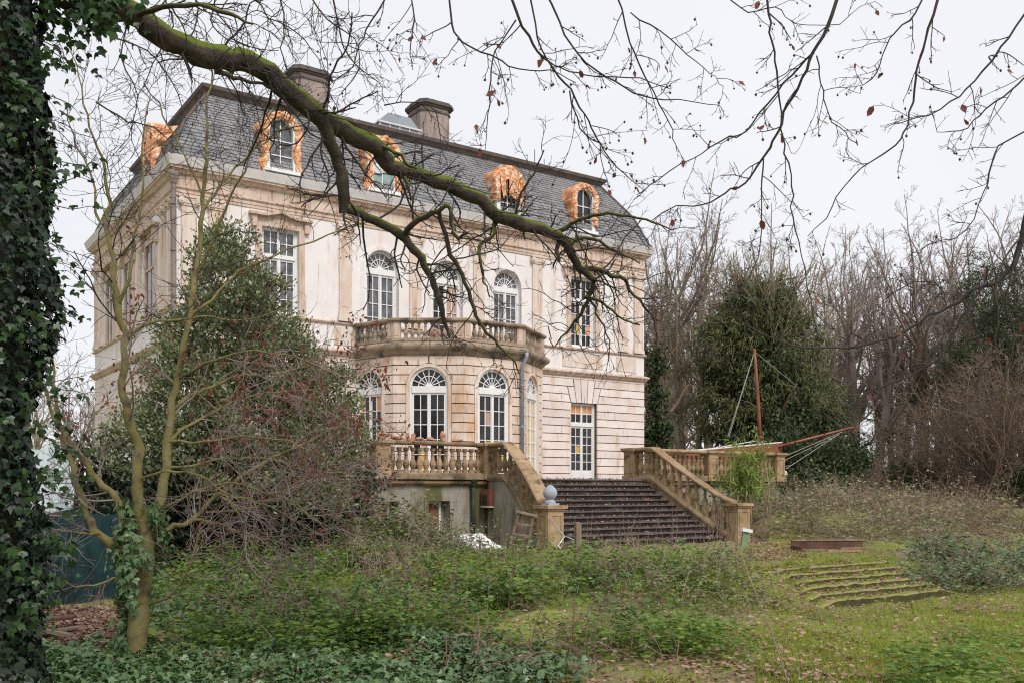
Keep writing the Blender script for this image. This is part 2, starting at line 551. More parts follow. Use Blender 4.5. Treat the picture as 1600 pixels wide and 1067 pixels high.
def window(parent, loc, rz, w, zb, zt, arched, transom, leaf_rows, top_rows=0, base=0.0, boards=None, glass="glass_dark",
           jamb=0.075, stile=0.055, arch_fill="glass_dark", fr="white_paint", name="window", panes=True):
    """casement window or door: x across, y inwards. transom = (z0, z1) of the fixed bar. boards: {(leaf, col, row): material}."""
    boards = boards or {}
    mb = MB()
    hw = w / 2
    T = 0.09
    zs = zt - hw if arched else zt
    mb.box(-hw, -hw + jamb, 0, T, zb, zs)
    mb.box(hw - jamb, hw, 0, T, zb, zs)
    if not arched:
        mb.box(-hw + jamb, hw - jamb, 0.003, T, zt - jamb, zt)
    mb.box(-hw + jamb, hw - jamb, -0.03, T, transom[0], transom[1])
    leafz0, leafz1 = zb + 0.02, transom[0] - 0.004
    mb.box(-hw + jamb, hw - jamb, 0.002, T, zb, zb + 0.02)
    todo = []
    inner = w - 2 * jamb
    lw = inner / 2
    for s in (0, 1):
        x0 = -hw + jamb + s * lw
        x1 = x0 + lw
        mb.box(x0 + .002, x0 + stile, 0.012, T - .01, leafz0, leafz1)
        mb.box(x1 - stile, x1 - .002, 0.012, T - .01, leafz0, leafz1)
        mb.box(x0 + stile, x1 - stile, 0.014, T - .01, leafz1 - .06, leafz1)
        mb.box(x0 + stile, x1 - stile, 0.014, T - .01, leafz0, leafz0 + 0.07 + base)
        if base > .15:
            mb.box(x0 + stile + .05, x1 - stile - .05, 0.004, 0.02, leafz0 + .09, leafz0 + base)
        gz0, gz1 = leafz0 + 0.07 + base, leafz1 - .06
        gx0, gx1 = x0 + stile, x1 - stile
        mb.box((gx0 + gx1) / 2 - .013, (gx0 + gx1) / 2 + .013, 0.02, T - .02, gz0, gz1)
        for r in range(1, leaf_rows):
            z = gz0 + (gz1 - gz0) * r / leaf_rows
            mb.box(gx0, gx1, 0.024, T - .022, z - .012, z + .012)
        for c in range(2):
            for r in range(leaf_rows):
                todo.append(((gx1 - gx0) / 2, (gz1 - gz0) / leaf_rows, gx0 + (gx1 - gx0) * (c + .5) / 2, gz0 + (gz1 - gz0) * (r + .5) / leaf_rows, (s, c, r)))
        if top_rows:
            tz0, tz1 = transom[1], zt - jamb
            mb.box(x0 + .002, x0 + stile * .8, 0.012, T - .01, tz0, tz1)
            mb.box(x1 - stile * .8, x1 - .002, 0.012, T - .01, tz0, tz1)
            a, b = x0 + stile * .8, x1 - stile * .8
            mb.box((a + b) / 2 - .013, (a + b) / 2 + .013, 0.02, T - .02, tz0, tz1)
            for r in range(1, top_rows):
                z = tz0 + (tz1 - tz0) * r / top_rows
                mb.box(a, b, 0.024, T - .022, z - .012, z + .012)
            for c in range(2):
                for r in range(top_rows):
                    todo.append(((b - a) / 2, (tz1 - tz0) / top_rows, a + (b - a) * (c + .5) / 2, tz0 + (tz1 - tz0) * (r + .5) / top_rows, (s, c, leaf_rows + r)))
    mb.box(-.028, .028, -0.008, 0.013, leafz0, leafz1)
    if arched:
        N = 14
        for R0, R1, ya in ((hw - jamb, hw, 0), (hw * .52, hw * .56, .02), (0, hw * .17, 0.0)):
            for k in range(N):
                a0, a1 = math.pi * k / N, math.pi * (k + 1) / N
                poly = [(R0 * math.cos(a0), zs + R0 * math.sin(a0)), (R1 * math.cos(a0), zs + R1 * math.sin(a0)),
                        (R1 * math.cos(a1), zs + R1 * math.sin(a1)), (R0 * math.cos(a1), zs + R0 * math.sin(a1))]
                mb.plate(poly, ya, T)
        ns = 8
        for k in range(1, ns):
            a = math.pi * k / ns
            p = (hw * .1 * math.cos(a), .035, zs + hw * .1 * math.sin(a))
            q = ((hw - jamb * .6) * math.cos(a), .035, zs + (hw - jamb * .6) * math.sin(a))
            mb.bar(p, q, 0.024, 0.03, up=(0, 1, 0))
    win = put(mb, name, fr, parent, loc=loc, rz=rz)
    if arched:
        N = 14
        r = hw - jamb * .5
        poly = [(r * math.cos(math.pi * k / N), zs + r * math.sin(math.pi * k / N)) for k in range(N + 1)]
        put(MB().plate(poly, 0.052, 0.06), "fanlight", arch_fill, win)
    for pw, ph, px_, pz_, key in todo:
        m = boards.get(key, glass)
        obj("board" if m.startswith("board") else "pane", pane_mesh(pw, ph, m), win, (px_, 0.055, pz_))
    return win


def archivolt(mb, xc, r0, r1, zs, zb, y0, y1):
    """moulded surround of a round-headed opening"""
    N = 14
    for k in range(N):
        a0, a1 = math.pi * k / N, math.pi * (k + 1) / N
        mb.plate([(xc + r0 * math.cos(a0), zs + r0 * math.sin(a0)), (xc + r1 * math.cos(a0), zs + r1 * math.sin(a0)),
                  (xc + r1 * math.cos(a1), zs + r1 * math.sin(a1)), (xc + r0 * math.cos(a1), zs + r0 * math.sin(a1))], y0, y1)
    for s in (-1, 1):
        a, b = sorted((xc + s * r0, xc + s * r1))
        mb.box(a, b, y0, y1, zb, zs)


# upper arched windows
for i, x in enumerate((-2.42, 0, 2.42)):
    bd = {}
    if i == 1:
        bd = {(1, c, r): "board_pink" for c in (0, 1) for r in range(5)}
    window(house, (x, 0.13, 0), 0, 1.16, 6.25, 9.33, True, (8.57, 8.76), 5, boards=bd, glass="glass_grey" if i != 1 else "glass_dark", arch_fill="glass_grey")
    mb = MB()
    archivolt(mb, x, 0.58, 0.68, 8.75, 6.93, -0.05, 0.02)
    archivolt(mb, x, 0.68, 0.74, 8.75, 6.93, -0.025, 0.02)
    put(mb, "window_surround", "stucco", house)
# upper rectangular windows with pediments
for i, x in enumerate((-5.8, 5.8)):
    bd = {} if i == 0 else {(0, 1, 1): "board_yellow", (1, 1, 1): "board_orange", (0, 0, 2): "board_pink", (1, 0, 3): "board_pink"}
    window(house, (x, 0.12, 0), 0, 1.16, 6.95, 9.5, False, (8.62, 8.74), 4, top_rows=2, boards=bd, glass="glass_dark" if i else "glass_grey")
    mb = MB()
    mb.box(x - .76, x - .58, -.05, .01, 6.93, 9.52)
    mb.box(x + .58, x + .76, -.05, .01, 6.93, 9.52)
    mb.box(x - .70, x + .70, -.047, .012, 9.5, 9.62)
    mb.box(x - .74, x + .74, -.03, .014, 9.62, 9.80)
    path = [(x - .95, 9.78), (x - .45, 9.78), (x - .45, 9.78)]
    for s in (-1, 1):
        mb.box(min(x + s * .45, x + s * .98), max(x + s * .45, x + s * .98), -.20, .01, 9.78, 9.86)
        mb.plate([(x + s * .45, 9.78), (x + s * .45, 9.86), (x, 10.0), (x, 9.92)][::(1 if s < 0 else -1)], -.19, .012)
        mb.box(min(x + s * .74, x + s * .90), max(x + s * .74, x + s * .90), -.12, .01, 9.45, 9.78)
    mb.plate([(x - .45, 9.79), (x + .45, 9.79), (x, 9.93)], -.05, .013)
    put(mb, "window_surround", "peach", house)
# left flank: tall windows with heavy heads
for y in (2.8, 5.6, 8.4):
    mb = MB()
    mb.box(-.55, .55, -0.01, .02, 6.95, 9.2)
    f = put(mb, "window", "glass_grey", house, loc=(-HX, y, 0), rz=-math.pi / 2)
    mb = MB()
    for s in (-1, 1):
        mb.box(s * .62 - .09, s * .62 + .09, -.06, .0, 6.93, 9.25)
        mb.box(s * .75 - .08, s * .75 + .08, -.16, .0, 9.1, 9.55)
    mb.box(-.75, .75, -.05, 0, 9.2, 9.45)
    mb.box(-.95, .95, -.22, 0, 9.55, 9.64)
    mb.plate([(-.95, 9.64), (.95, 9.64), (0, 9.92)], -.2, 0)
    mb.box(-.03, .03, -.04, 0, 6.95, 9.2)
    mb.box(-.55, .55, -.04, 0, 8.4, 8.48)
    put(mb, "window_surround", "peach", f)

# ------------------------------------------------------------------ ground floor: rusticated courses
ROW0, ROWH, NROW, JG = TZ + 0.30, 0.29, 12, 0.031
DOORX = 5.87


def course(poly_list, frame=None):
    mb = MB()
    for poly, y0, y1 in poly_list:
        mb.plate(poly, y0, y1)
    if frame:
        mb.xf(*frame)
    return put(mb, "stone_course", "rustic", gwall)


def rect(a, b, z0, z1):
    return [(a, z0), (b, z0), (b, z1), (a, z1)]


FAN = [0.62, 0.37, 0.125]        # voussoir joints at the soffit
for side in (-1, 1):
    inner, outer = 3.2, HX + 0.01
    for x0, x1 in ((inner, DOORX - .62), (DOORX + .62, outer)):
        a, b = (x0, x1) if side > 0 else (-x1, -x0)
        course([(rect(a, b, TZ - .02, ROW0 - JG / 2), -0.03, 0.06)])
        for r in range(9):
            z0 = ROW0 + r * ROWH
            course([(rect(a, b, z0 + JG / 2, z0 + ROWH - JG / 2), 0.0, 0.06)])
    xc = side * DOORX
    ZF = ROW0 + 9 * ROWH
    slope = 0.28
    ends = [FAN[0] + .0, FAN[1], FAN[1]]
    for r in range(9, 12):
        z0, z1 = ROW0 + r * ROWH + JG / 2, ROW0 + (r + 1) * ROWH - JG / 2
        e = (FAN[0], FAN[0], FAN[1])[r - 9]
        e0 = e + slope * (z0 - ZF) * e / .62 + JG
        e1 = e + slope * (z1 - ZF) * e / .62 + JG
        for s in (-1, 1):
            far = outer if s * side > 0 else inner
            fx = side * far
            p = [(xc + s * e0, z0), (fx, z0), (fx, z1), (xc + s * e1, z1)]
            course([(p if s > 0 else p[::-1], 0.0, 0.06)])
    tops = (ROW0 + 11 * ROWH, ROW0 + 12 * ROWH)
    edges = [-.62, -.37, -.125, .125, .37, .62]
    for k in range(5):
        zt = tops[0] if k in (0, 4) else tops[1]
        e0, e1 = edges[k], edges[k + 1]
        f = slope * (zt - ZF) / .62
        p = [(xc + e0 + JG / 2, ZF), (xc + e1 - JG / 2, ZF), (xc + e1 * (1 + f) - JG / 2, zt - JG / 2), (xc + e0 * (1 + f) + JG / 2, zt - JG / 2)]
        put(MB().plate(p, -0.006, 0.06), "voussoir", "rustic", gwall)
    mb = MB().box(min(side * inner, side * outer), max(side * inner, side * outer), -.002, .06, ROW0 + 12 * ROWH, 5.86)
    put(mb, "stone_course", "rustic", gwall)
# left flank courses
for r in range(13):
    z0 = ROW0 + (r - 1) * ROWH
    put(MB().box(-HX - .0, -HX + .1, 0.08, HD, z0 + JG / 2, z0 + ROWH - JG / 2), "stone_course", "rustic", gwall)

# French doors beside the bay
window(house, (DOORX, 0.16, 0), 0, 1.22, TZ + .02, 4.90, False, (4.05, 4.20), 5, top_rows=2, base=0.32,
       boards={(0, 1, 2): "board_yellow", (0, 0, 6): "board_orange", (0, 1, 6): "board_orange", (1, 0, 6): "board_orange", (1, 1, 6): "board_orange"}, name="french_door")
window(house, (-DOORX, 0.16, 0), 0, 1.22, TZ + .02, 4.90, False, (4.05, 4.20), 5, top_rows=2, base=0.32, name="french_door")

# ------------------------------------------------------------------ the bow front with its five arched doors
BW = 1.18            # clear width of the arched openings
BZS, BZT = 4.85, 4.85 + BW / 2 + .06
BHW = BAY_A * math.tan(rad(18))
mb = MB()
for i, th in enumerate((-72, -36, 0, 36, 72)):
    t = rad(th)
    fm = MB()
    wall_openings(fm, -BHW + .01, BHW - .01, TZ - .3, 5.95, [(0, BW + .14, TZ - .3, BZS + BW / 2 + .07, True)], 0.05, 0.32)
    fm.xf((BAY_A * math.sin(t), BAY_CY - BAY_A * math.cos(t), 0), t)
    mb.add(fm.v, fm.f)
bay = put(mb, "bow_wall", "joint", house)
bay_boards = {
    -72: {(0, 0, 0): "board_yellow", (0, 0, 1): "board_yellow", (0, 0, 4): "board_yellow", (1, 1, 4): "board_orange", (0, 0, 2): "board_orange", (1, 0, 0): "board_yellow"},
    -36: {(0, 1, 1): "board_pink", (0, 1, 0): "board_yellow"},
    0: {(0, 1, 0): "board_yellow", (0, 1, 1): "board_yellow", (1, 0, 0): "board_yellow", (1, 0, 1): "board_yellow", (1, 1, 0): "board_yellow", (0, 1, 3): "board_pink"},
    36: {(s, c, r): "board_yellow" for s in (0, 1) for c in (0, 1) for r in range(5)},
    72: {},
}
for th in (-72, -36, 0, 36, 72):
    t = rad(th)
    loc = (BAY_A * math.sin(t), BAY_CY - BAY_A * math.cos(t), 0)
    inw = (-math.sin(t) * .055, math.cos(t) * .055)
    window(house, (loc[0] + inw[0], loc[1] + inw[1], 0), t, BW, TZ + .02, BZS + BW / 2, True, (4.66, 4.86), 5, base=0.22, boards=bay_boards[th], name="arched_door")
    mb = MB()
    archivolt(mb, 0, BW / 2 + .0, BW / 2 + .10, BZS, TZ, -.02, .13)
    mb.xf(loc, t)
    put(mb, "window_surround", "rustic_bow", bay)


def arch_half(zv):
    """half width of the opening (with its surround) at height z"""
    R = BW / 2 + .11
    if zv <= BZS:
        return R
    q = R * R - (zv - BZS) ** 2
    return math.sqrt(q) if q > 0 else 0.0


for ci in range(6):
    ang = (-90, -54, -18, 18, 54, 90)[ci]
    for r in range(-1, 12):
        z0 = ROW0 + r * ROWH + JG / 2
        z1 = z0 + ROWH - JG
        mbc = MB()
        for fth, s in ((ang - 18, 1), (ang + 18, -1)):
            if abs(fth) > 72:
                continue
            t = rad(fth)
            loc = (BAY_A * math.sin(t), BAY_CY - BAY_A * math.cos(t), 0)
            n = 1 if z1 <= BZS else 4
            inner = []
            for k in range(n + 1):
                z = z0 + (z1 - z0) * k / n
                inner.append((s * max(arch_half(z), .02), z))
            hw = BHW + .012
            for k in range(n):
                a, b = inner[k], inner[k + 1]
                poly = [a, (s * hw, a[1]), (s * hw, b[1]), b]
                fm = MB().plate(poly if s > 0 else poly[::-1], -0.002, 0.06).xf(loc, t)
                mbc.add(fm.v, fm.f)
        put(mbc, "stone_course", "rustic_bow", bay)
mb = MB()
mb.sweep([(0.0, ROW0 + 12 * ROWH), (0.01, ROW0 + 12 * ROWH), (0.01, 5.80), (0.06, 5.84), (0.10, 5.90), (0.22, 5.97), (0.25, 6.03), (0.25, 6.09), (0.19, 6.13), (0.16, 6.17), (-.1, 6.2), (-1.5, 6.2)], BAYV)
put(mb, "bow_cornice", "balcony_stone", bay)

# balcony balustrade
BAL_PROF = [(.075, 0), (.075, .06), (.045, .075), (.06, .12), (.082, .20), (.075, .27), (.045, .36), (.036, .43), (.052, .455), (.036, .48), (.042, .55), (.068, .575), (.068, .64)]


def baluster_mesh(h, w=1.0, m="sandstone"):
    mb = MB()
    k = h / .64
    mb.lathe([(r * w, z * k) for r, z in BAL_PROF], 8)
    return mb.mesh("baluster", m)


balcony = put(MB().sweep([(-.16, 6.20), (.10, 6.20), (.10, 6.29), (-.12, 6.29)], BAYV), "balcony", "balcony_stone", house)
put(MB().sweep([(-.14, 6.78), (.10, 6.78), (.14, 6.82), (.14, 6.87), (.10, 6.90), (-.14, 6.90)], BAYV), "handrail", "balcony_stone", balcony)
bal_small = baluster_mesh(.49, .95, "balcony_stone")
for i in range(5):
    a, b = Vector(BAYV[i]), Vector(BAYV[i + 1])
    d = (b - a)
    n_ = 8
    for k in range(n_):
        p = a + d * ((.28 + (d.length - .56) * (k + .5) / n_) / d.length)
        nrm = Vector((d.y, -d.x)).normalized()
        p = p - nrm * .01
        obj("baluster", bal_small, balcony, (p.x, p.y, 6.29))
for i, v in enumerate(BAYV):
    ang = (-90, -54, -18, 18, 54, 90)[i]
    for s in (-1, 1):
        if (i == 0 and s < 0) or (i == 5 and s > 0):
            continue
        t = rad(ang + s * 18)
        mb = MB().box(min(0, s * .21), max(0, s * .21), -.06 - s * .001, .14, 6.29, 6.78)
        mb.box(min(s * .05, s * .16), max(s * .05, s * .16), -.075, -.05, 6.36, 6.71)
        put(mb, "pier", "peach", balcony, loc=(v[0], v[1], 0), rz=t)

# ------------------------------------------------------------------ mansard roof
RZ0, RZ1 = 11.0, 13.56
mb = MB()
mb.sweep([(0.22, RZ0 - .01), (0.13, RZ0 + .12), (-.30, RZ0 + 1.2), (-1.25, RZ1), (-1.3, RZ1 + .2)], FOOT, closed=True)
mb.box(-HX + 1.2, HX - 1.2, 1.2, HD - 1.2, RZ1, RZ1 + .22)
roof = put(mb, "mansard_roof", "lead", house)
mb = MB()
mb.sweep([(-1.30, RZ1 - .06), (-1.16, RZ1 - .04), (-1.10, RZ1 + .04), (-1.02, RZ1 + .09), (-1.0, RZ1 + .19), (-1.12, RZ1 + .25), (-1.5, RZ1 + .28), (-3.5, RZ1 + .5)], FOOT, closed=True)
put(mb, "roof_curb", "lead", roof)


def slates(length, origin, ang, seed):
    """courses of overlapping slates on one slope; local x along the eave, the slope rising inwards"""
    rg = np.random.default_rng(seed)
    prof = [(0.20, RZ0), (0.13, RZ0 + .12), (-.30, RZ0 + 1.2), (-1.25, RZ1)]
    seg = [math.dist(prof[i], prof[i + 1]) for i in range(3)]
    tot = sum(seg)

    def at(u):
        for i in range(3):
            if u <= seg[i] or i == 2:
                f = u / seg[i]
                return tuple(prof[i][k] + (prof[i + 1][k] - prof[i][k]) * f for k in (0, 1))
            u -= seg[i]
    rows = 24
    hgt = tot / rows
    vs, fs = [], []
    wdt = 0.23
    for r in range(rows):
        o0, z0 = at(r * hgt)
        o1, z1 = at(min(tot, (r + 1.15) * hgt))
        half = length / 2 + (o0 + o1) / 2
        nx = int(2 * half / wdt) + 2
        x = -half - (wdt / 2 if r % 2 else 0)
        dx, dz = (o1 - o0), (z1 - z0)
        L = math.hypot(dx, dz)
        no, nz = dz / L, -dx / L          # outward normal in (o, z)
        for k in range(nx):
            a, b = max(x, -half), min(x + wdt - .012, half)
            x += wdt
            if b - a < .04:
                continue
            t = .022 + rg.random() * .012
            lift = rg.random() * .006
            dd = (rg.random() - .5) * .02
            q0 = (o0 - dx * dd + no * t, z0 - dz * dd + nz * t)
            q1 = (o1 + no * .004, z1 + nz * .004)
            q2 = (o0 - dx * dd + no * .002, z0 - dz * dd + nz * .002)
            i0 = len(vs)
            for xx, l_ in ((a, lift), (b, 0.0)):
                for q in (q0, q1, q2):
                    vs.append((xx, -(q[0] + no * l_), q[1] + nz * l_))
            fs += [(i0, i0 + 3, i0 + 4, i0 + 1), (i0 + 2, i0 + 5, i0 + 3, i0), (i0, i0 + 1, i0 + 2), (i0 + 3, i0 + 5, i0 + 4)]
    mb_ = MB().add(vs, fs).xf(origin, ang)
    o = put(mb_, "slates", "slate", roof)
    o["kind"] = "stuff"


slates(2 * HX, (0, 0, 0), 0, 1)
slates(HD, (-HX, HD / 2, 0), -math.pi / 2, 2)
# hip rolls
for sx in (-1, 1):
    mb = MB()
    pts = [(sx * (HX + o), -o, z + .03) for o, z in ((0.22, RZ0), (0.13, RZ0 + .12), (-.30, RZ0 + 1.2), (-1.25, RZ1))]
    mb.tube(pts, .055, 6)
    put(mb, "hip_roll", "lead", roof)

# chimneys with shaped caps
for x in (-2.6, 2.6):
    mb = MB()
    w, d, c = .66, .66, .2
    oct_ = [(-w + c, -d), (w - c, -d), (w, -d + c), (w, d - c), (w - c, d), (-w + c, d), (-w, d - c), (-w, -d + c)]
    mb.slab(oct_, RZ1 + .2, 16.75)
    ch = put(mb, "chimney", "chimney_stone", house, loc=(x, 5.8, 0))
    mb = MB()
    for e, z0, z1 in ((.04, 16.55, 16.63), (.08, 16.751, 16.82), (.14, 16.82, 16.92), (.07, 16.92, 17.0)):
        mb.slab([((1 + e / w) * a, (1 + e / d) * b) for a, b in oct_], z0, z1)
    for px_, py_ in ((-.25, 0), (.2, .1), (0, -.25)):
        mb.lathe([(.12, 17.0), (.10, 17.16), (.12, 17.18)], 8, (px_, py_))
    put(mb, "cap", "lead", ch)
    mb = MB()
    mb.box(-.30, .30, -d - .015, -d + .02, 14.2, 16.4)
    put(mb, "chimney_panel", "chimney_stone", ch)
# roof lantern
mb = MB()
mb.box(-.8, .8, -.8, .8, RZ1 + .2, 14.9)
mb.plate([(-.85, 14.9), (.85, 14.9), (.45, 15.3), (-.45, 15.3)], -.8, .8)
lan = put(mb, "roof_lantern", "lantern_glass", house, loc=(0.0, 4.2, 0))
mb = MB()
for k in range(5):
    mb.box(-.82 + k * .4, -.78 + k * .4, -.83, -.79, RZ1 + .2, 14.9)
mb.box(-.9, .9, -.86, -.8, 14.88, 14.94)
put(mb, "glazing_bars", "gutter_paint", lan)
# aerial masts
mb = MB()
for x, y, h in ((5.2, 2.2, 1.0), (5.8, 2.4, .8)):
    mb.tube([(x, y, RZ1 + .2), (x, y, RZ1 + .2 + h)], .015, 5)
put(mb, "aerial", "dark_iron", house)

# ------------------------------------------------------------------ dormers and their orange tarpaulins
DZ0, DH, DW = 11.22, 1.75, 1.0


def dormer(loc, rz, kind):
    mb = MB()
    hw = DW / 2
    N = 10
    zs = DZ0 + DH - hw - .1
    r0, r1 = .36, hw
    for s in (-1, 1):
        mb.box(min(s * r0, s * r1), max(s * r0, s * r1), -.06, 1.3, DZ0, zs)
    for k in range(N):
        a0, a1 = math.pi * k / N, math.pi * (k + 1) / N
        mb.plate([(r0 * math.cos(a0), zs + r0 * math.sin(a0)), (r1 * math.cos(a0), zs + r1 * math.sin(a0)),
                  (r1 * math.cos(a1), zs + r1 * math.sin(a1)), (r0 * math.cos(a1), zs + r0 * math.sin(a1))], -.06, 1.9)
    mb.box(-hw - .06, hw + .06, -.16, .3, DZ0 - .10, DZ0)
    dm = put(mb, "dormer", "white_paint", house, loc=loc, rz=rz)
    poly = [(-r0, DZ0), (r0, DZ0)] + [(r0 * math.cos(math.pi * k / N), zs + r0 * math.sin(math.pi * k / N)) for k in range(N + 1)]
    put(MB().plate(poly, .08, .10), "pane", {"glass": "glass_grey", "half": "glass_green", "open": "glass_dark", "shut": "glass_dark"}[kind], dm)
    mb = MB()
    mb.box(-.015, .015, .04, .079, DZ0, zs + r0)
    for z in ((DZ0 + .45, DZ0 + .9) if kind != "half" else (DZ0 + .62,)):
        mb.box(-r0, r0, .045, .0785, z - .015, z + .015)
    put(mb, "glazing_bars", "white_paint", dm)
    if kind == "half":
        vs = []
        for i in range(7):
            for j in range(6):
                x = -r0 + .01 + (2 * r0 - .02) * i / 6
                z = DZ0 + .6 - .07 * math.sin(i * .9) * (1 if j == 0 else 0) + (zs + r0 * .85 - DZ0 - .6) * j / 5
                vs.append((x, .02 + .03 * math.sin(i * 2.1 + j * 1.3), z))
        fs = [(i * 6 + j, (i + 1) * 6 + j, (i + 1) * 6 + j + 1, i * 6 + j + 1) for i in range(6) for j in range(5)]
        put(MB().add(vs, fs), "plastic_sheet", "sheet_white", dm)
    return dm


def tarpaulin(loc, rz, label, seed, closed=False, flare=1.0):
    """thin crumpled sheet wrapped flat round the cheeks and the arched front of a dormer"""
    rg = np.random.default_rng(seed)
    hw = DW / 2 + .09
    zs = DZ0 + DH - DW / 2 - .1
    drop_l, drop_r = 1.16 * flare, 1.16 * min(1.0, flare)
    A, B = 22, 30
    path = [(-1, -drop_l * (1 - k / A)) for k in range(A)]
    path += [(math.cos(math.pi - math.pi * k / B), math.sin(math.pi * k / B)) for k in range(B + 1)]
    path += [(1, -drop_r * k / A) for k in range(1, A + 1)]
    path = np.array(path)
    n = len(path)
    rows = [(1.0, y, 0) for y in np.linspace(1.0, -.06, 9)] + [(.97, -.115, 1), (.90, -.12, 1), (.83, -.12, 1), (.76, -.118, 1), (.69, -.115, 1), (.63, -.06, 1)]
    K = len(rows)
    ph = rg.random(6) * 6.28
    crumple = rg.normal(0, 1, (n, K))
    crumple = .5 * crumple + .25 * (np.roll(crumple, 1, 0) + np.roll(crumple, -1, 0))
    vs = []
    for i in range(n):
        u = i / (n - 1)
        dx, dz = path[i]
        arch = dz > 0 or abs(dx) < .999
        for j, (q, y, front) in enumerate(rows):
            fold = .028 * math.sin(u * 55 + ph[0] + j * .5) + .02 * math.sin(u * 97 + ph[1] - j * .9) + .020 * crumple[i, j]
            shoulder = .07 * math.exp(-((abs(u - .5) - .20) / .06) ** 2)
            hem = .06 * math.sin(u * 37 + ph[2]) + .05 * math.sin(u * 71 + ph[3])
            if front:
                r = hw * (q + (hem * (1 - q) * 1.6 if q < .8 else 0)) + shoulder * q + .35 * fold
                yy = y - .6 * abs(fold) - .018 * crumple[i, j]
            else:
                r = hw + fold + shoulder
                yy = y + .03 * math.sin(u * 40 + ph[4]) * (1 if j < 2 else 0)
            if arch:
                vs.append((dx * r, yy, zs + dz * r))
            else:
                flap = .10 * max(0.0, -dz - .85) / .3
                vs.append((dx * (r + flap), yy, zs + dz + ((.09 * math.sin(j * 1.7 + ph[5]) + .05 * crumple[i, j]) * max(0.0, -dz - .8) / .3)))
    fs = [(i * K + j, (i + 1) * K + j, (i + 1) * K + j + 1, i * K + j + 1) for i in range(n - 1) for j in range(K - 1)]
    if closed:                     # a flap hanging over the opening
        b_ = len(vs)
        NI, NJ = 15, 13
        for i in range(NI + 1):
            for j in range(NJ + 1):
                u, w_ = i / NI, j / NJ
                x = (-.42 + .84 * u) * (1 - .22 * w_)
                z = zs + .42 * math.sin(math.pi * (.15 + .7 * u)) - w_ * (.95 - .25 * abs(u - .6) + .06 * math.sin(i * 2.0))
                vs.append((x, -.15 - .045 * math.sin(i * 1.35 + w_ * 2 + ph[0]) * (.3 + w_) - .012 * rg.normal(), z))
        fs += [(b_ + i * (NJ + 1) + j, b_ + (i + 1) * (NJ + 1) + j, b_ + (i + 1) * (NJ + 1) + j + 1, b_ + i * (NJ + 1) + j + 1) for i in range(NI) for j in range(NJ) if not (4 <= i <= 5 and j > 4)]
    mbt = MB().add(vs, fs)
    wx, wy, wz = H2W(loc[0], loc[1])
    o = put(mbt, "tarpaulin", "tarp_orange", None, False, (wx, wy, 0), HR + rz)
    return tag(o, label, "tarpaulin", "orange tarpaulins on the dormers")


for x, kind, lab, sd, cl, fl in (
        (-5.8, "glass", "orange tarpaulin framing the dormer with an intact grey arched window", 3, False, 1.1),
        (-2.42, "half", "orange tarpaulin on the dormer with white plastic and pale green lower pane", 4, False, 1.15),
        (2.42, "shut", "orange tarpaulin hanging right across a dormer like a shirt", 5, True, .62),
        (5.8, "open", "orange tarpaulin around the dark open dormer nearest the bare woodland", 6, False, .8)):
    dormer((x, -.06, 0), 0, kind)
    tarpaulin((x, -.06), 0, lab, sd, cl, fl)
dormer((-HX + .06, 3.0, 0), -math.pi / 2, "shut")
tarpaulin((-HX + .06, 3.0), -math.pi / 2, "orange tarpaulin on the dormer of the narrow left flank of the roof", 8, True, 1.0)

# rainwater pipes
def downpipe(pts, r, m, name="downpipe"):
    mb_ = MB().tube(pts, r, 8)
    o = put(mb_, name, m, house, True)
    cl = MB()
    for a, b in zip(pts[:-1], pts[1:]):
        if abs(a[2] - b[2]) > 2:
            k = 0
            z = a[2] - .6
            while z > b[2]:
                cl.lathe([(r * 1.25, z - .03), (r * 1.25, z + .03)], 8, (a[0], a[1]))
                z -= 1.3
    if cl.v:
        put(cl, "bracket", m, o)
    return o


vb = BAYV[3]
pd_ = lambda o, z: (vb[0] + math.sin(rad(8)) * o - .06, vb[1] - math.cos(rad(8)) * o, z)
downpipe([pd_(.30, 6.0), pd_(.30, 5.86), pd_(.10, 5.6), pd_(.10, TZ)], .06, "zinc_pipe")
downpipe([(-HX - .12, -.12, 10.75), (-HX - .12, -.12, 10.3), (-HX - .10, -.10, 6.2), (-HX - .10, -.10, 1.0)], .07, "copper_pipe")
mb = MB().lathe([(.09, 10.25), (.15, 10.5), (.15, 10.6)], 8, (-HX - .12, -.12))
put(mb, "rainwater_head", "copper_pipe", house)
# ------------------------------------------------------------------ terrace, staircase, balustrades
TY, SX0, SX1 = -6.4, 2.55, 3.13          # terrace front, half width of the stair at the top and at the foot
CORY, NEWY = -7.35, -9.8                 # where the stair rails begin and end
FOOTZ = 0.32
terrace = thing("terrace", "raised stone terrace with stained grey stucco base in front of the mansion", "terrace", tuple(HO), HR)
mb = MB()
mb.box(-9.0, 9.0, TY + .30, 0.04, -.4, TZ - .002)
mb.box(-SX0 + .02, SX0 - .02, -7.0, TY + .3, -.4, TZ - .004)
put(mb, "terrace_core", "base_stucco", terrace)
mb = MB()
mb.box(-9.02, 9.02, TY + .05, 0.045, TZ - .001, TZ + .008)
put(mb, "paving", "paving", terrace)
mb = MB()
wall_openings(mb, -9.0, -SX0 + .1, -.4, TZ - .12, [(-5.52, .62, .75, 1.42, False), (-4.04, .62, .6, 1.42, False)], TY, TY + .3)
put(mb, "base_wall", "base_stucco", terrace)
mb = MB()
wall_openings(mb, SX0 + .12, 9.0, -.4, TZ - .12, [], TY, TY + .3)
put(mb, "base_wall", "base_stucco", terrace)
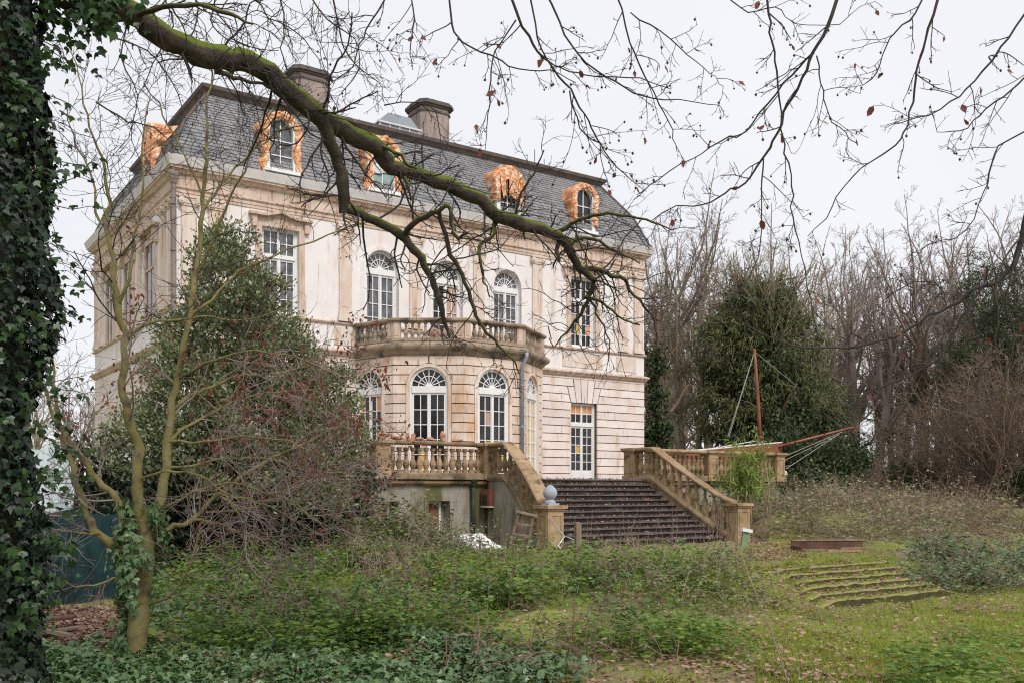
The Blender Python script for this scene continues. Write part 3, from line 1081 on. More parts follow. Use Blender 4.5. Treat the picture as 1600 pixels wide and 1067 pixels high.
for s in (-1, 1):
    mb = MB()
    path = [(-9.0, TY), (-SX0 - .10, TY)] if s < 0 else [(SX0 + .1, TY), (9.0, TY), (9.0, 0)]
    mb.sweep([(0, TZ - .20), (.06, TZ - .18), (.13, TZ - .13), (.14, TZ - .07), (.10, TZ - .05), (.02, TZ - .03), (-.3, TZ - .03)], path)
    put(mb, "ledge", "sandstone_dark", terrace)
for x in (-5.52, -4.04):
    mb = MB()
    mb.box(x - .43, x - .31, TY - .03, TY + .02, .5, 1.54)
    mb.box(x + .31, x + .43, TY - .03, TY + .02, .5, 1.54)
    mb.box(x - .31, x + .31, TY - .03, TY + .02, 1.42, 1.54)
    put(mb, "window_surround", "base_stucco", terrace)
    mb = MB()
    mb.box(x - .30, x + .12, TY + .26, TY + .28, .55, 1.40)
    w = put(mb, "basement_window", "brick", terrace)
    mb = MB()
    mb.box(x + .12, x + .17, TY + .20, TY + .26, .55, 1.36)
    mb.box(x - .30, x + .17, TY + .20, TY + .26, 1.36, 1.41)
    put(mb, "frame", "white_paint", w)

# staircase
stair = thing("staircase", "broad dark stone staircase littered with fallen leaves below the terrace", "staircase", tuple(HO), HR)
NST = 12
RIS = (TZ - FOOTZ) / NST
S0, S1 = -7.0, -9.6


def stair_half(y):
    t = min(1.0, max(0.0, (CORY - y) / (CORY - NEWY)))
    return SX0 + (SX1 - SX0) * t ** 1.6


for k in range(NST):
    yt = S0 + (S1 - S0) * k / (NST - 1)
    zt = TZ - k * RIS
    hw = stair_half(yt) - .12
    d = .36 if k else .6
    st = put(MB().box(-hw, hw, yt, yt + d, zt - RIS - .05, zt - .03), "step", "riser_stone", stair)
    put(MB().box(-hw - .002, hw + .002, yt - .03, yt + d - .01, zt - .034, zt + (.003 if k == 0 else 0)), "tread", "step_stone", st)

bal_big = baluster_mesh(.62, 1.05, "sandstone")
BAL_Z = TZ + .14


def pier(parent, x, y, z0, h, w=.40, rz=0.0, mname="sandstone"):
    q = w / 2
    mb_ = MB()
    mb_.box(-q - .04, q + .04, -q - .04, q + .04, z0, z0 + .14)
    mb_.box(-q, q, -q, q, z0 + .14, z0 + h - .12)
    for sx, sy in ((0, -1), (0, 1), (1, 0), (-1, 0)):
        a = q * .62
        f = q + .014
        if sx == 0:
            y0, y1 = sorted((sy * q * .9, sy * f))
            # raised rim round a sunk panel
            mb_.box(-a - .04, -a, y0, y1, z0 + .22, z0 + h - .2)
            mb_.box(a, a + .04, y0, y1, z0 + .22, z0 + h - .2)
            mb_.box(-a, a, y0, y1, z0 + .22, z0 + .26)
            mb_.box(-a, a, y0, y1, z0 + h - .24, z0 + h - .2)
        else:
            x0, x1 = sorted((sx * q * .9, sx * f))
            mb_.box(x0, x1, -a - .04, -a, z0 + .22, z0 + h - .2)
            mb_.box(x0, x1, a, a + .04, z0 + .22, z0 + h - .2)
            mb_.box(x0, x1, -a, a, z0 + .22, z0 + .26)
            mb_.box(x0, x1, -a, a, z0 + h - .24, z0 + h - .2)
    mb_.box(-q - .03, q + .03, -q - .03, q + .03, z0 + h - .12, z0 + h - .075)
    mb_.box(-q - .07, q + .07, -q - .07, q + .07, z0 + h - .075, z0 + h)
    return put(mb_, "pier", mname, parent, loc=(x, y, 0), rz=rz)


RAILP = [(-.17, .0), (.17, .0), (.19, .03), (.19, .07), (.15, .10), (-.15, .10), (-.19, .07), (-.19, .03)]


def loft(prof, pts, side_dirs):
    """profile (lateral, up) lofted through 3D points with horizontal side directions"""
    k = len(prof)
    vs, fs = [], []
    for p, s in zip(pts, side_dirs):
        for a, b in prof:
            vs.append((p[0] + s[0] * a, p[1] + s[1] * a, p[2] + b))
    for i in range(len(pts) - 1):
        for a in range(k):
            a2 = (a + 1) % k
            fs.append((i * k + a, i * k + a2, (i + 1) * k + a2, (i + 1) * k + a))
    fs.append(tuple(range(k - 1, -1, -1)))
    fs.append(tuple((len(pts) - 1) * k + a for a in range(k)))
    return MB().add(vs, fs)


RAILZ = TZ + .83
for s in (-1, 1):
    lab = ("weathered sandstone balustrade on the terrace left of the staircase, with rubble on its rail" if s < 0 else
           "weathered sandstone balustrade on the terrace right of the staircase, behind the bamboo")
    b = thing("balustrade", lab, "balustrade", tuple(HO), HR, "terrace balustrades")
    xs = sorted((s * SX0, s * 9.0))
    pts = [(xs[0], TY, 0), (xs[1], TY, 0)]
    put(loft([(-.19, TZ - .03), (.19, TZ - .03), (.19, TZ + .10), (.15, TZ + .14), (-.15, TZ + .14), (-.19, TZ + .10)], pts, [(0, 1)] * 2), "plinth", "sandstone_dark", b)
    put(loft([(a, RAILZ + z) for a, z in RAILP], pts, [(0, 1)] * 2), "handrail", "sandstone", b)
    piers = [SX0, 5.7, 8.85]
    for x in piers:
        pier(b, s * x, TY, TZ - .02, .945)
    for a, c in zip(piers[:-1], piers[1:]):
        n_ = 14
        for k in range(n_):
            x = a + .24 + (c - a - .48) * (k + .5) / n_
            obj("baluster", bal_big, b, (s * x, TY, BAL_Z), .3 * k)
    # stair balustrade: level return, then a curved descent to the newel
    lab = ("curving sandstone stair balustrade that runs down to the newel with the pineapple finial" if s < 0 else
           "curving sandstone stair balustrade descending towards the bramble bank")
    sb = thing("stair_balustrade", lab, "balustrade", tuple(HO), HR, "stair balustrades")
    P = [(s * SX0, TY - .2, 0.0), (s * SX0, CORY, 0.0)]
    N = 10
    for k in range(1, N + 1):
        t = k / N
        y = CORY + (NEWY - CORY) * t
        P.append((s * stair_half(y), y, t))
    dz = (TZ + .83) - (FOOTZ + .90)
    def fall(t):
        return dz * (t - .10 * max(0.0, t - .8) ** 2 / .04 * .6) if t > 0 else 0.0
    dirs = []
    for i in range(len(P)):
        a, c = P[max(0, i - 1)], P[min(len(P) - 1, i + 1)]
        dx, dy = c[0] - a[0], c[1] - a[1]
        L = math.hypot(dx, dy)
        dirs.append((-dy / L, dx / L))
    rail = [(x, y, RAILZ - fall(t)) for x, y, t in P]
    put(loft(RAILP, rail, dirs), "handrail", "sandstone", sb)
    strg = [(x, y, TZ + .0 - fall(t) * 1.02) for x, y, t in P]
    put(loft([(-.18, -.06), (.18, -.06), (.20, .02), (.17, .12), (-.17, .12), (-.20, .02)], strg, dirs), "string", "sandstone_dark", sb)
    # side wall below the string
    vs, fs = [], []
    for (x, y, z), d in zip(strg, dirs):
        for q in (-.14, .14):
            vs += [(x + d[0] * q, y + d[1] * q, -.3), (x + d[0] * q, y + d[1] * q, z - .05)]
    for i in range(len(strg) - 1):
        o_ = i * 4
        fs += [(o_, o_ + 4, o_ + 5, o_ + 1), (o_ + 2, o_ + 3, o_ + 7, o_ + 6), (o_ + 1, o_ + 5, o_ + 7, o_ + 3)]
    fs += [(0, 1, 3, 2), tuple(len(vs) - 4 + q for q in (0, 2, 3, 1))]
    put(MB().add(vs, fs), "side_wall", "base_stucco" if s < 0 else "sandstone_dark", sb)
    # balusters on the level return and down the flight, each on its small block
    for k in range(3):
        y = TY - .32 - .24 * k
        obj("baluster", bal_big, sb, (s * SX0, y, BAL_Z), .4 * k)
    blk = MB().box(-.12, .12, -.10, .10, -.16, .10).mesh("baluster_block", "sandstone")
    short = baluster_mesh(.60, 1.05, "sandstone")
    nb = 9
    for k in range(nb):
        t = (k + .35) / nb
        y = CORY + (NEWY + .15 - CORY) * t
        tt = (CORY - y) / (CORY - NEWY)
        x = s * stair_half(y)
        zb = TZ + .16 - fall(tt) * 1.02
        zr = RAILZ - fall(tt)
        o = obj("baluster", short, sb, (x, y, zb + .04), .3 * k)
        o.scale = (1, 1, (zr + .01 - zb - .04) / .60)
        obj("baluster_block", blk, sb, (x, y, zb - .05), 0)
    pier(sb, s * SX1, NEWY - .1, FOOTZ - .25, 1.28, .44, 0.0 if s < 0 else -.06)
# ------------------------------------------------------------------ growing things: branches, leaves, ground
mat("bark_limb", (0.040, 0.031, 0.026), (0.085, 0.066, 0.053), 9.0, 0.95, top=(0.115, 0.145, 0.018), top_lo=0.02, top_hi=0.42, bump=0.8, bscale=30)
mat("bark_dark", (0.032, 0.026, 0.025), (0.065, 0.053, 0.048), 9.0, 0.9, bump=0.4)
mat("bark_young", (0.15, 0.13, 0.045), (0.24, 0.205, 0.085), 4.0, 0.9, c3=(0.20, 0.185, 0.15), scale3=7.0, lo3=0.55, hi3=0.72, c4=(0.055, 0.042, 0.03), scale4=5.0, lo4=.5, hi4=.75, bump=0.5)
mat("bark_brown", (0.12, 0.075, 0.05), (0.19, 0.13, 0.09), 4.0, 0.95, bump=0.5)
mat("twig_pale", (0.30, 0.26, 0.24), (0.40, 0.35, 0.32), 4.0, 0.85, island=(0.15, 0.07, 0.058))  # lit look of low twigs put into the pale tone; red-brown is bark
mat("bark_wood_a", (0.21, 0.165, 0.145), (0.30, 0.24, 0.215), 0.7, 0.95)
mat("bark_wood_b", (0.24, 0.20, 0.14), (0.32, 0.27, 0.195), 0.7, 0.95)
mat("bark_wood_c", (0.15, 0.105, 0.08), (0.22, 0.16, 0.125), 0.7, 0.95)
mat("leaf_ivy", (0.005, 0.012, 0.007), (0.010, 0.022, 0.010), 3.0, 0.42, island=(0.018, 0.040, 0.018), spec=0.45, trans=0.1)
mat("leaf_ivy_light", (0.030, 0.075, 0.018), (0.055, 0.115, 0.026), 3.0, 0.4, island=(0.025, 0.06, 0.02), spec=0.5, trans=0.25)
mat("leaf_ground_ivy", (0.045, 0.105, 0.032), (0.085, 0.165, 0.052), 2.0, 0.36, island=(0.15, 0.235, 0.10), spec=0.5, trans=0.15)
mat("leaf_herb", (0.17, 0.26, 0.035), (0.26, 0.35, 0.06), 1.5, 0.5, island=(0.10, 0.19, 0.04), trans=0.3)
mat("leaf_shrub", (0.075, 0.105, 0.038), (0.13, 0.165, 0.065), 1.2, 0.35, island=(0.25, 0.27, 0.14), spec=0.5, trans=0.2)  # sky-lit highlights put into the colour of the paler leaves
mat("leaf_shade_fill", (0.010, 0.020, 0.012), (0.02, 0.036, 0.018), 1.2, 0.4, island=(0.035, 0.045, 0.028), spec=0.4, trans=0.05)  # near-black leaf colour carries the shade under the evergreen
mat("leaf_red", (0.15, 0.03, 0.028), (0.27, 0.06, 0.045), 3.0, 0.6, island=(0.20, 0.09, 0.06), trans=0.3)
mat("leaf_dead", (0.40, 0.25, 0.18), (0.56, 0.39, 0.30), 2.0, 0.8, island=(0.24, 0.13, 0.09), trans=0.1)
mat("leaf_bramble", (0.13, 0.17, 0.06), (0.22, 0.24, 0.10), 0.8, 0.5, island=(0.32, 0.28, 0.17), trans=0.2)
mat("leaf_heap", (0.11, 0.16, 0.045), (0.18, 0.23, 0.08), 0.8, 0.5, island=(0.26, 0.27, 0.14), trans=0.2)
mat("leaf_spray", (0.10, 0.12, 0.038), (0.19, 0.195, 0.07), 0.5, 0.6, island=(0.07, 0.095, 0.032), trans=0.15)
mat("leaf_clump", (0.035, 0.085, 0.022), (0.07, 0.14, 0.04), 1.0, 0.45, island=(0.12, 0.20, 0.06), spec=.4, trans=0.2)
mat("leaf_conifer", (0.025, 0.045, 0.02), (0.042, 0.07, 0.028), 0.5, 0.6, island=(0.07, 0.095, 0.035), trans=0.1)
mat("leaf_yewish", (0.018, 0.030, 0.014), (0.055, 0.078, 0.030), 0.5, 0.6, island=(0.085, 0.105, 0.045), trans=0.1)
mat("leaf_bamboo", (0.27, 0.35, 0.07), (0.38, 0.45, 0.12), 2.0, 0.45, island=(0.20, 0.29, 0.06), trans=0.4)
mat("grass_blade", (0.28, 0.34, 0.04), (0.44, 0.45, 0.09), 0.7, 0.6, island=(0.20, 0.27, 0.035), trans=0.3)
mat("straw", (0.44, 0.37, 0.23), (0.54, 0.46, 0.31), 1.5, 0.8, island=(0.34, 0.26, 0.16))
mat("bramble_stem", (0.34, 0.26, 0.20), (0.44, 0.35, 0.28), 1.0, 0.8, island=(0.27, 0.16, 0.13))
mat("bramble_red", (0.17, 0.075, 0.065), (0.24, 0.12, 0.10), 1.0, 0.8, island=(0.27, 0.19, 0.16))
mat("husk", (0.06, 0.045, 0.04), (0.10, 0.075, 0.06), 9.0, 0.9)
mat("soil", (0.14, 0.095, 0.065), (0.24, 0.17, 0.12), 2.5, 0.97, c3=(0.20, 0.22, 0.045), scale3=0.55, lo3=0.38, hi3=0.56,
    c4=(0.38, 0.29, 0.20), scale4=6.0, lo4=0.55, hi4=0.72, bump=0.8, bscale=14)
mat("moss_step", (0.17, 0.19, 0.035), (0.27, 0.27, 0.07), 3.5, 0.95, c3=(0.28, 0.20, 0.13), scale3=4.0, lo3=0.48, hi3=0.62, bump=0.8)
mat("step_riser", (0.06, 0.045, 0.028), (0.10, 0.095, 0.035), 4.0, 0.95, bump=.5)


def unit(v):
    return v / np.maximum(1e-9, np.linalg.norm(v, axis=-1, keepdims=True))


def big_mesh(name, V, quads, m, smooth=False):
    """fast mesh from arrays; quads (n, 4), a repeated last index makes a triangle"""
    V = np.asarray(V, np.float32)
    Q = np.asarray(quads, np.int32)
    tri = Q[:, 3] == Q[:, 2]
    if tri.all():
        Q = Q[:, :3]
    me = bpy.data.meshes.new(name)
    n, k = Q.shape
    me.vertices.add(len(V))
    me.vertices.foreach_set("co", V.ravel())
    me.loops.add(n * k)
    me.loops.foreach_set("vertex_index", Q.ravel())
    me.polygons.add(n)
    me.polygons.foreach_set("loop_start", np.arange(0, n * k, k, dtype=np.int32))
    me.polygons.foreach_set("loop_total", np.full(n, k, np.int32))
    if smooth:
        me.polygons.foreach_set("use_smooth", np.ones(n, bool))
    me.materials.append(M[m])
    me.update(calc_edges=True)
    return me


def tubes(groups, sides=4):
    """groups: arrays (n, k, 4) of points with radii -> vertices, quads"""
    Vs, Fs, base = [], [], 0
    for i, G in enumerate(groups):
        if G is None or len(G) == 0:
            continue
        sd = sides[i] if isinstance(sides, (list, tuple)) else sides
        P, Rr = G[..., :3], G[..., 3]
        n, k = Rr.shape
        T = np.empty_like(P)
        T[:, 1:-1] = P[:, 2:] - P[:, :-2]
        T[:, 0] = P[:, 1] - P[:, 0]
        T[:, -1] = P[:, -1] - P[:, -2]
        T = unit(T)
        mean = unit(P[:, -1] - P[:, 0])
        ax = np.zeros((n, 3))
        ax[np.arange(n), np.argmin(np.abs(mean), axis=1)] = 1
        U = unit(np.cross(T, ax[:, None, :]))
        Wv = np.cross(T, U)
        an = np.arange(sd) * 2 * np.pi / sd
        ring = P[:, :, None, :] + Rr[:, :, None, None] * (U[:, :, None, :] * np.cos(an)[None, None, :, None] + Wv[:, :, None, :] * np.sin(an)[None, None, :, None])
        Vs.append(ring.reshape(-1, 3))
        idx = np.arange(n * k * sd).reshape(n, k, sd) + base
        a, b = idx[:, :-1], idx[:, 1:]
        a2, b2 = np.roll(a, -1, axis=2), np.roll(b, -1, axis=2)
        Fs.append(np.stack([a, a2, b2, b], axis=-1).reshape(-1, 4))
        base += n * k * sd
    return np.concatenate(Vs), np.concatenate(Fs)


def polyline(pts, k=None):
    """list of (x, y, z, r) -> (1, k, 4), Catmull-Rom smoothed"""
    A = np.asarray(pts, float)
    n = len(A)
    k = k or (n - 1) * 3 + 1
    E = np.vstack([2 * A[0] - A[1], A, 2 * A[-1] - A[-2]])
    out = []
    for u in np.linspace(0, n - 1, k):
        i = min(int(u), n - 2)
        t = u - i
        p0, p1, p2, p3 = E[i], E[i + 1], E[i + 2], E[i + 3]
        out.append(.5 * ((2 * p1) + (-p0 + p2) * t + (2 * p0 - 5 * p1 + 4 * p2 - p3) * t * t + (-p0 + 3 * p1 - 3 * p2 + p3) * t ** 3))
    out = np.array(out)
    out[:, 3] = np.maximum(out[:, 3], 1e-3)
    return out[None]


def grow(par, per, rg, t0=.25, t1=1.0, length=(.5, 1.0), rel=False, ang=(35, 60), up=0.0, wig=.2, k=6, rf=.6, rmin=.004, tip=.5, updir=(0, 0, 1), taper_len=True, rmax=9.0):
    """side branches on every polyline of par (n, kp, 4); vectorised"""
    n, kp, _ = par.shape
    if per < 1:
        sel = rg.random(n) < per
        par = par[sel]
        n = len(par)
        per = 1
    per = int(per)
    if n == 0:
        return np.zeros((0, k, 4))
    m = n * per
    pi = np.repeat(np.arange(n), per)
    t = (np.tile(np.arange(per), n) + rg.random(m)) / per
    t = t0 + (t1 - t0) * t
    u = t * (kp - 1)
    i = np.minimum(u.astype(int), kp - 2)
    f = (u - i)[:, None]
    A, B = par[pi, i], par[pi, i + 1]
    S = A + (B - A) * f
    T = unit(B[:, :3] - A[:, :3])
    rv = unit(rg.normal(size=(m, 3)))
    side = unit(np.cross(T, rv))
    a = np.radians(rg.uniform(ang[0], ang[1], m))[:, None]
    D = unit(T * np.cos(a) + side * np.sin(a))
    L = rg.uniform(length[0], length[1], m)
    if rel:
        pl = np.linalg.norm(par[:, 1:, :3] - par[:, :-1, :3], axis=2).sum(1)
        L = L * pl[pi]
    if taper_len:
        L = L * (1.15 - .7 * t)
    st = (L / (k - 1))[:, None]
    out = np.empty((m, k, 4))
    out[:, 0, :3] = S[:, :3]
    r0 = np.minimum(np.maximum(rmin, S[:, 3] * rf), rmax)
    upv = np.array(updir, float)
    for j in range(1, k):
        D = unit(D + upv * up + rg.normal(size=(m, 3)) * wig)
        out[:, j, :3] = out[:, j - 1, :3] + D * st
    fr = np.linspace(0, 1, k)[None, :]
    out[:, :, 3] = np.maximum(rmin * .6, r0[:, None] * (1 - (1 - tip) * fr))
    return out


LEAF = {  # template: vertices (along, across, lift), quads
    "oval": (np.array([(0, 0, 0), (.35, .24, .05), (.7, .20, .05), (1, 0, -.05), (.7, -.20, .05), (.35, -.24, .05)]), np.array([(0, 1, 2, 3), (0, 3, 4, 5)])),
    "ivy": (np.array([(0, 0, 0), (.12, .42, .03), (.45, .50, -.06), (.52, .22, .05), (1.0, 0, -.10), (.52, -.22, .05), (.45, -.50, -.06), (.12, -.42, .03), (.5, 0, .0)]),
            np.array([(0, 1, 2, 3), (0, 3, 4, 8), (0, 8, 4, 5), (0, 5, 6, 7)])),
    "quad": (np.array([(0, 0, 0), (.5, .28, .06), (1, 0, 0), (.5, -.28, .06)]), np.array([(0, 1, 2, 3)])),
    "thin": (np.array([(0, 0, 0), (.4, .07, .02), (1, 0, -.12), (.4, -.07, .02)]), np.array([(0, 1, 2, 3)])),
    "curl": (np.array([(0, 0, .08), (.3, .27, .16), (.72, .24, .05), (1, 0, .14), (.7, -.25, .16), (.3, -.28, .02), (.5, 0, -.02)]), np.array([(0, 1, 2, 6), (6, 2, 3, 4), (0, 6, 4, 5)])),
    "blade": (np.array([(0, .5, 0), (.5, .38, .0), (1, 0, .12), (.5, -.38, .0), (0, -.5, 0)]), np.array([(0, 1, 3, 4), (1, 2, 3, 3)])),
}


def leaves(C, D, N, size, shape="oval", width=1.0):
    tv, tq = LEAF[shape]
    D = unit(D)
    Y = unit(np.cross(N, D))
    Z = np.cross(D, Y)
    s = np.asarray(size, float).reshape(-1, 1, 1) * np.ones((len(C), 1, 1))
    V = C[:, None, :] + s * (tv[None, :, 0:1] * D[:, None, :] + width * tv[None, :, 1:2] * Y[:, None, :] + tv[None, :, 2:3] * Z[:, None, :])
    m = len(tv)
    Q = (tq[None] + (np.arange(len(C)) * m)[:, None, None]).reshape(-1, 4)
    return V.reshape(-1, 3), Q


def add_big(name, VQ, m, parent=None, smooth=False, kind=None):
    o = obj(name, big_mesh(name, VQ[0], VQ[1], m, smooth), parent)
    if kind:
        o["kind"] = kind
    return o


def smooth01(a, b, x):
    t = np.clip((x - a) / (b - a), 0, 1)
    return t * t * (3 - 2 * t)


def gz(X, Y):
    """height of the ground"""
    X, Y = np.asarray(X, float), np.asarray(Y, float)
    dx, dy = X - HO.x, Y - HO.y
    xh = dx * HC + dy * HS
    p = dx * HS - dy * HC
    wide = smooth01(-4.2, -8.5, xh)
    low = -.185 + .205 * wide
    t = (1 - wide) * smooth01(15.7, 18.0, p) + wide * smooth01(10.0, 19.0, p)
    z = .30 + (low - .30) * t
    z = z + .75 * smooth01(3.6, 5.6, xh) * (1 - smooth01(9.0, 14.0, p)) * smooth01(-3.0, 3.0, p)
    z = z + .035 * np.sin(X * 1.9 + 1.3 * np.sin(Y * .8)) * np.sin(Y * 1.6 + X * .5) + .02 * np.sin(X * 4.3 + Y * 3.1)
    z = z + .38 * smooth01(-5.9, -7.2, xh) * smooth01(-11.5, -9.0, xh) * smooth01(6.0, 7.0, p) * smooth01(13.5, 9.5, p)
    z = z - .07 * smooth01(-3.9, -3.3, xh) * smooth01(1.4, .8, xh) * smooth01(15.8, 16.2, p) * smooth01(18.3, 17.9, p)
    fg = smooth01(16.5, 14.0, Y) * smooth01(2.2, .5, X) * smooth01(6.5, 8.0, Y)
    z = z + fg * (.11 * np.sin(X * 2.1 + .9 * np.sin(Y * 1.3)) * np.sin(Y * 1.7 + .7 * np.sin(X * 1.4)) + .06 * np.sin(X * 4.1 + Y * 1.1) * np.sin(Y * 3.3))
    far = smooth01(60, 200, np.hypot(X, Y - 20))
    return z * (1 - far) + .3 * far


def to_px(P):
    return CX + FPX * P[..., 0] / P[..., 1], HY - FPX * (P[..., 2] - EYE) / P[..., 1]


_xs = np.unique(np.round(np.concatenate([np.linspace(-600, -40, 12), np.linspace(-40, -12, 15), np.arange(-12, 18, .22), np.linspace(18, 60, 20), np.linspace(60, 600, 12)]), 3))
_ys = np.unique(np.round(np.concatenate([np.linspace(-60, 2, 10), np.arange(2, 34, .22), np.linspace(34, 90, 30), np.linspace(90, 900, 12)]), 3))
_gx, _gy = np.meshgrid(_xs, _ys)
_V = np.stack([_gx, _gy, gz(_gx, _gy)], -1).reshape(-1, 3)
_ny, _nx = _gx.shape
_id = np.arange(_nx * _ny).reshape(_ny, _nx)
_Q = np.stack([_id[:-1, :-1], _id[:-1, 1:], _id[1:, 1:], _id[1:, :-1]], -1).reshape(-1, 4)
ground = add_big("ground", (_V, _Q), "soil", None, True)
ground["kind"] = "structure"
ground["label"] = "overgrown garden ground of leaf litter, moss and rough grass"
# ------------------------------------------------------------------ foreground trees
def pxline(rows, dia=True):
    """rows (px, py, Y, diameter in px) -> points with radii"""
    out = []
    for px, py, Y, d in rows:
        x, y, z = W(px, py, Y)
        out.append((x, y, z, d / 2 * Y / FPX))
    return polyline(out)


def bend(G, rg, amp):
    """irregular kinks along a limb"""
    G = G.copy()
    G[:, 1:-1, :3] += rg.normal(size=G[:, 1:-1, :3].shape) * amp
    G[:, :, 3] *= 1 + rg.normal(size=G[:, :, 3].shape) * .05
    return G


# ---- the ivy-clad beech whose mossy limb crosses the picture
rg = np.random.default_rng(21)
ivytree = thing("beech_tree", "ivy-smothered beech trunk with a long mossy limb reaching across the mansion", "tree", (W(-32, 700, 5.5)[0], 5.5, 0))
tx, ty = ivytree.location.x, ivytree.location.y


def child(o):
    """keep a world-space mesh in place under a thing with its own location"""
    o.matrix_parent_inverse = Matrix.Translation(o.parent.location).inverted() if o.parent.rotation_euler.z == 0 else o.parent.matrix_basis.inverted()
    return o


trunk = polyline([(tx, ty, -.3, .30), (tx - .02, ty, 1.0, .22), (tx, ty + .05, 2.6, .20), (tx + .05, ty + .05, 4.2, .19), (tx + .1, ty + .1, 5.6, .17), (tx + .05, ty + .3, 8.5, .12)])
child(add_big("trunk", tubes([trunk], 12), "bark_dark", ivytree, True))
LIMB = [
    [(90, -20, 5.5, 52), (165, 8, 5.6, 42), (215, 28, 5.75, 40), (262, 62, 5.9, 38), (325, 88, 6.1, 40), (362, 92, 6.2, 36), (402, 102, 6.3, 33), (455, 145, 6.5, 34), (505, 185, 6.65, 31), (548, 212, 6.8, 29),
     (590, 232, 6.95, 26), (615, 262, 7.05, 25), (645, 270, 7.15, 22), (700, 290, 7.35, 23), (752, 313, 7.5, 21), (778, 335, 7.6, 21), (805, 348, 7.7, 22), (845, 357, 7.85, 18), (876, 372, 8.0, 16), (890, 392, 8.1, 14), (907, 420, 8.2, 12), (928, 438, 8.25, 9), (922, 458, 8.3, 8), (918, 468, 8.3, 8)],
    [(498, 180, 6.6, 24), (516, 220, 6.7, 20), (530, 255, 6.8, 19), (536, 300, 6.85, 19), (537, 334, 6.9, 15)],
    [(536, 325, 6.88, 13), (560, 334, 6.95, 14), (600, 352, 7.05, 14), (632, 372, 7.15, 14), (652, 398, 7.2, 12), (668, 425, 7.25, 10), (682, 455, 7.3, 9), (690, 485, 7.3, 8), (697, 510, 7.35, 6), (703, 528, 7.35, 3)],
    [(634, 364, 7.1, 9), (650, 346, 7.0, 9), (675, 334, 6.9, 8), (697, 323, 6.85, 7), (704, 332, 6.85, 6), (708, 360, 6.85, 6), (716, 372, 6.85, 6), (728, 366, 6.8, 4)],
    [(686, 330, 6.9, 7), (696, 370, 7.0, 7), (706, 400, 7.05, 7), (722, 430, 7.1, 6), (736, 470, 7.15, 6), (752, 508, 7.2, 5), (780, 540, 7.25, 4), (800, 560, 7.25, 3), (812, 585, 7.3, 2)],
    [(776, 348, 7.65, 7), (768, 370, 7.6, 6), (748, 385, 7.55, 6), (752, 415, 7.5, 4), (757, 440, 7.5, 3), (765, 465, 7.5, 2)],
    [(872, 366, 8.0, 8), (892, 352, 7.95, 7), (915, 340, 7.9, 6), (950, 335, 7.85, 5), (985, 340, 7.8, 4), (1020, 346, 7.7, 3), (1050, 360, 7.65, 2)],
    [(885, 385, 8.05, 7), (905, 372, 8.15, 7), (935, 378, 8.2, 5), (965, 395, 8.3, 4), (1000, 412, 8.4, 2)],
    [(908, 424, 8.2, 9), (930, 420, 8.25, 8), (955, 430, 8.3, 7), (975, 436, 8.35, 6), (985, 455, 8.4, 5), (1000, 470, 8.4, 4), (1018, 494, 8.5, 4), (1026, 520, 8.5, 2)],
    [(920, 466, 8.3, 6), (908, 490, 8.35, 5), (893, 508, 8.4, 4), (868, 540, 8.45, 2)],
    [(922, 466, 8.3, 5), (948, 478, 8.25, 4), (975, 500, 8.2, 3), (1000, 508, 8.15, 2)],
    [(922, 470, 8.3, 4), (938, 500, 8.3, 3), (952, 530, 8.3, 2), (950, 565, 8.3, 1.5)],
    [(805, 338, 7.7, 5), (815, 300, 7.65, 4), (835, 270, 7.6, 3), (850, 235, 7.55, 2)],
    [(876, 375, 8.0, 6), (870, 390, 8.0, 7), (874, 410, 8.0, 4)],
    [(590, 225, 6.95, 7), (618, 240, 6.85, 6), (640, 258, 6.8, 5), (652, 264, 6.8, 3)],
    [(628, 268, 7.1, 7), (638, 292, 7.05, 5), (642, 312, 7.05, 3)],
    [(215, 25, 5.7, 9), (250, 10, 5.6, 8), (310, 8, 5.5, 7), (360, 22, 5.45, 6), (395, 38, 5.4, 3)],
    [(335, 112, 6.15, 9), (365, 120, 6.2, 7), (402, 130, 6.3, 5), (430, 138, 6.4, 4)],
    [(505, 168, 6.6, 4), (512, 145, 6.5, 3.5), (520, 110, 6.4, 3), (545, 70, 6.3, 2.5), (550, 20, 6.2, 2)],
]
limbs = [bend(pxline(r), rg, .006 if i else .010) for i, r in enumerate(LIMB)]
lv, lq = tubes(limbs, [12] + [8] * (len(limbs) - 1))
child(add_big("mossy_limb", (lv, lq), "bark_limb", ivytree, True))
tw1 = np.concatenate([grow(g, n, rg, .05 if i else .12, 1, (.25, .75), ang=(40, 80), up=-.02, wig=.20, k=9, rf=.35, rmin=.0035, rmax=.009) for i, (g, n) in enumerate(zip(limbs, (52, 9, 16, 9, 12, 7, 12, 9, 14, 8, 8, 6, 6, 1, 2, 2, 14, 9, 10)))])
tw2 = grow(tw1, 4, rg, .2, 1, (.10, .35), ang=(30, 65), up=0.0, wig=.22, k=6, rf=.7, rmin=.0026)
tw3 = grow(tw2, 2, rg, .2, 1, (.04, .12), ang=(30, 65), wig=.2, k=4, rf=.8, rmin=.0022)
child(add_big("twigs", tubes([tw1, tw2, tw3], [4, 3, 3]), "bark_dark", ivytree, kind="stuff"))
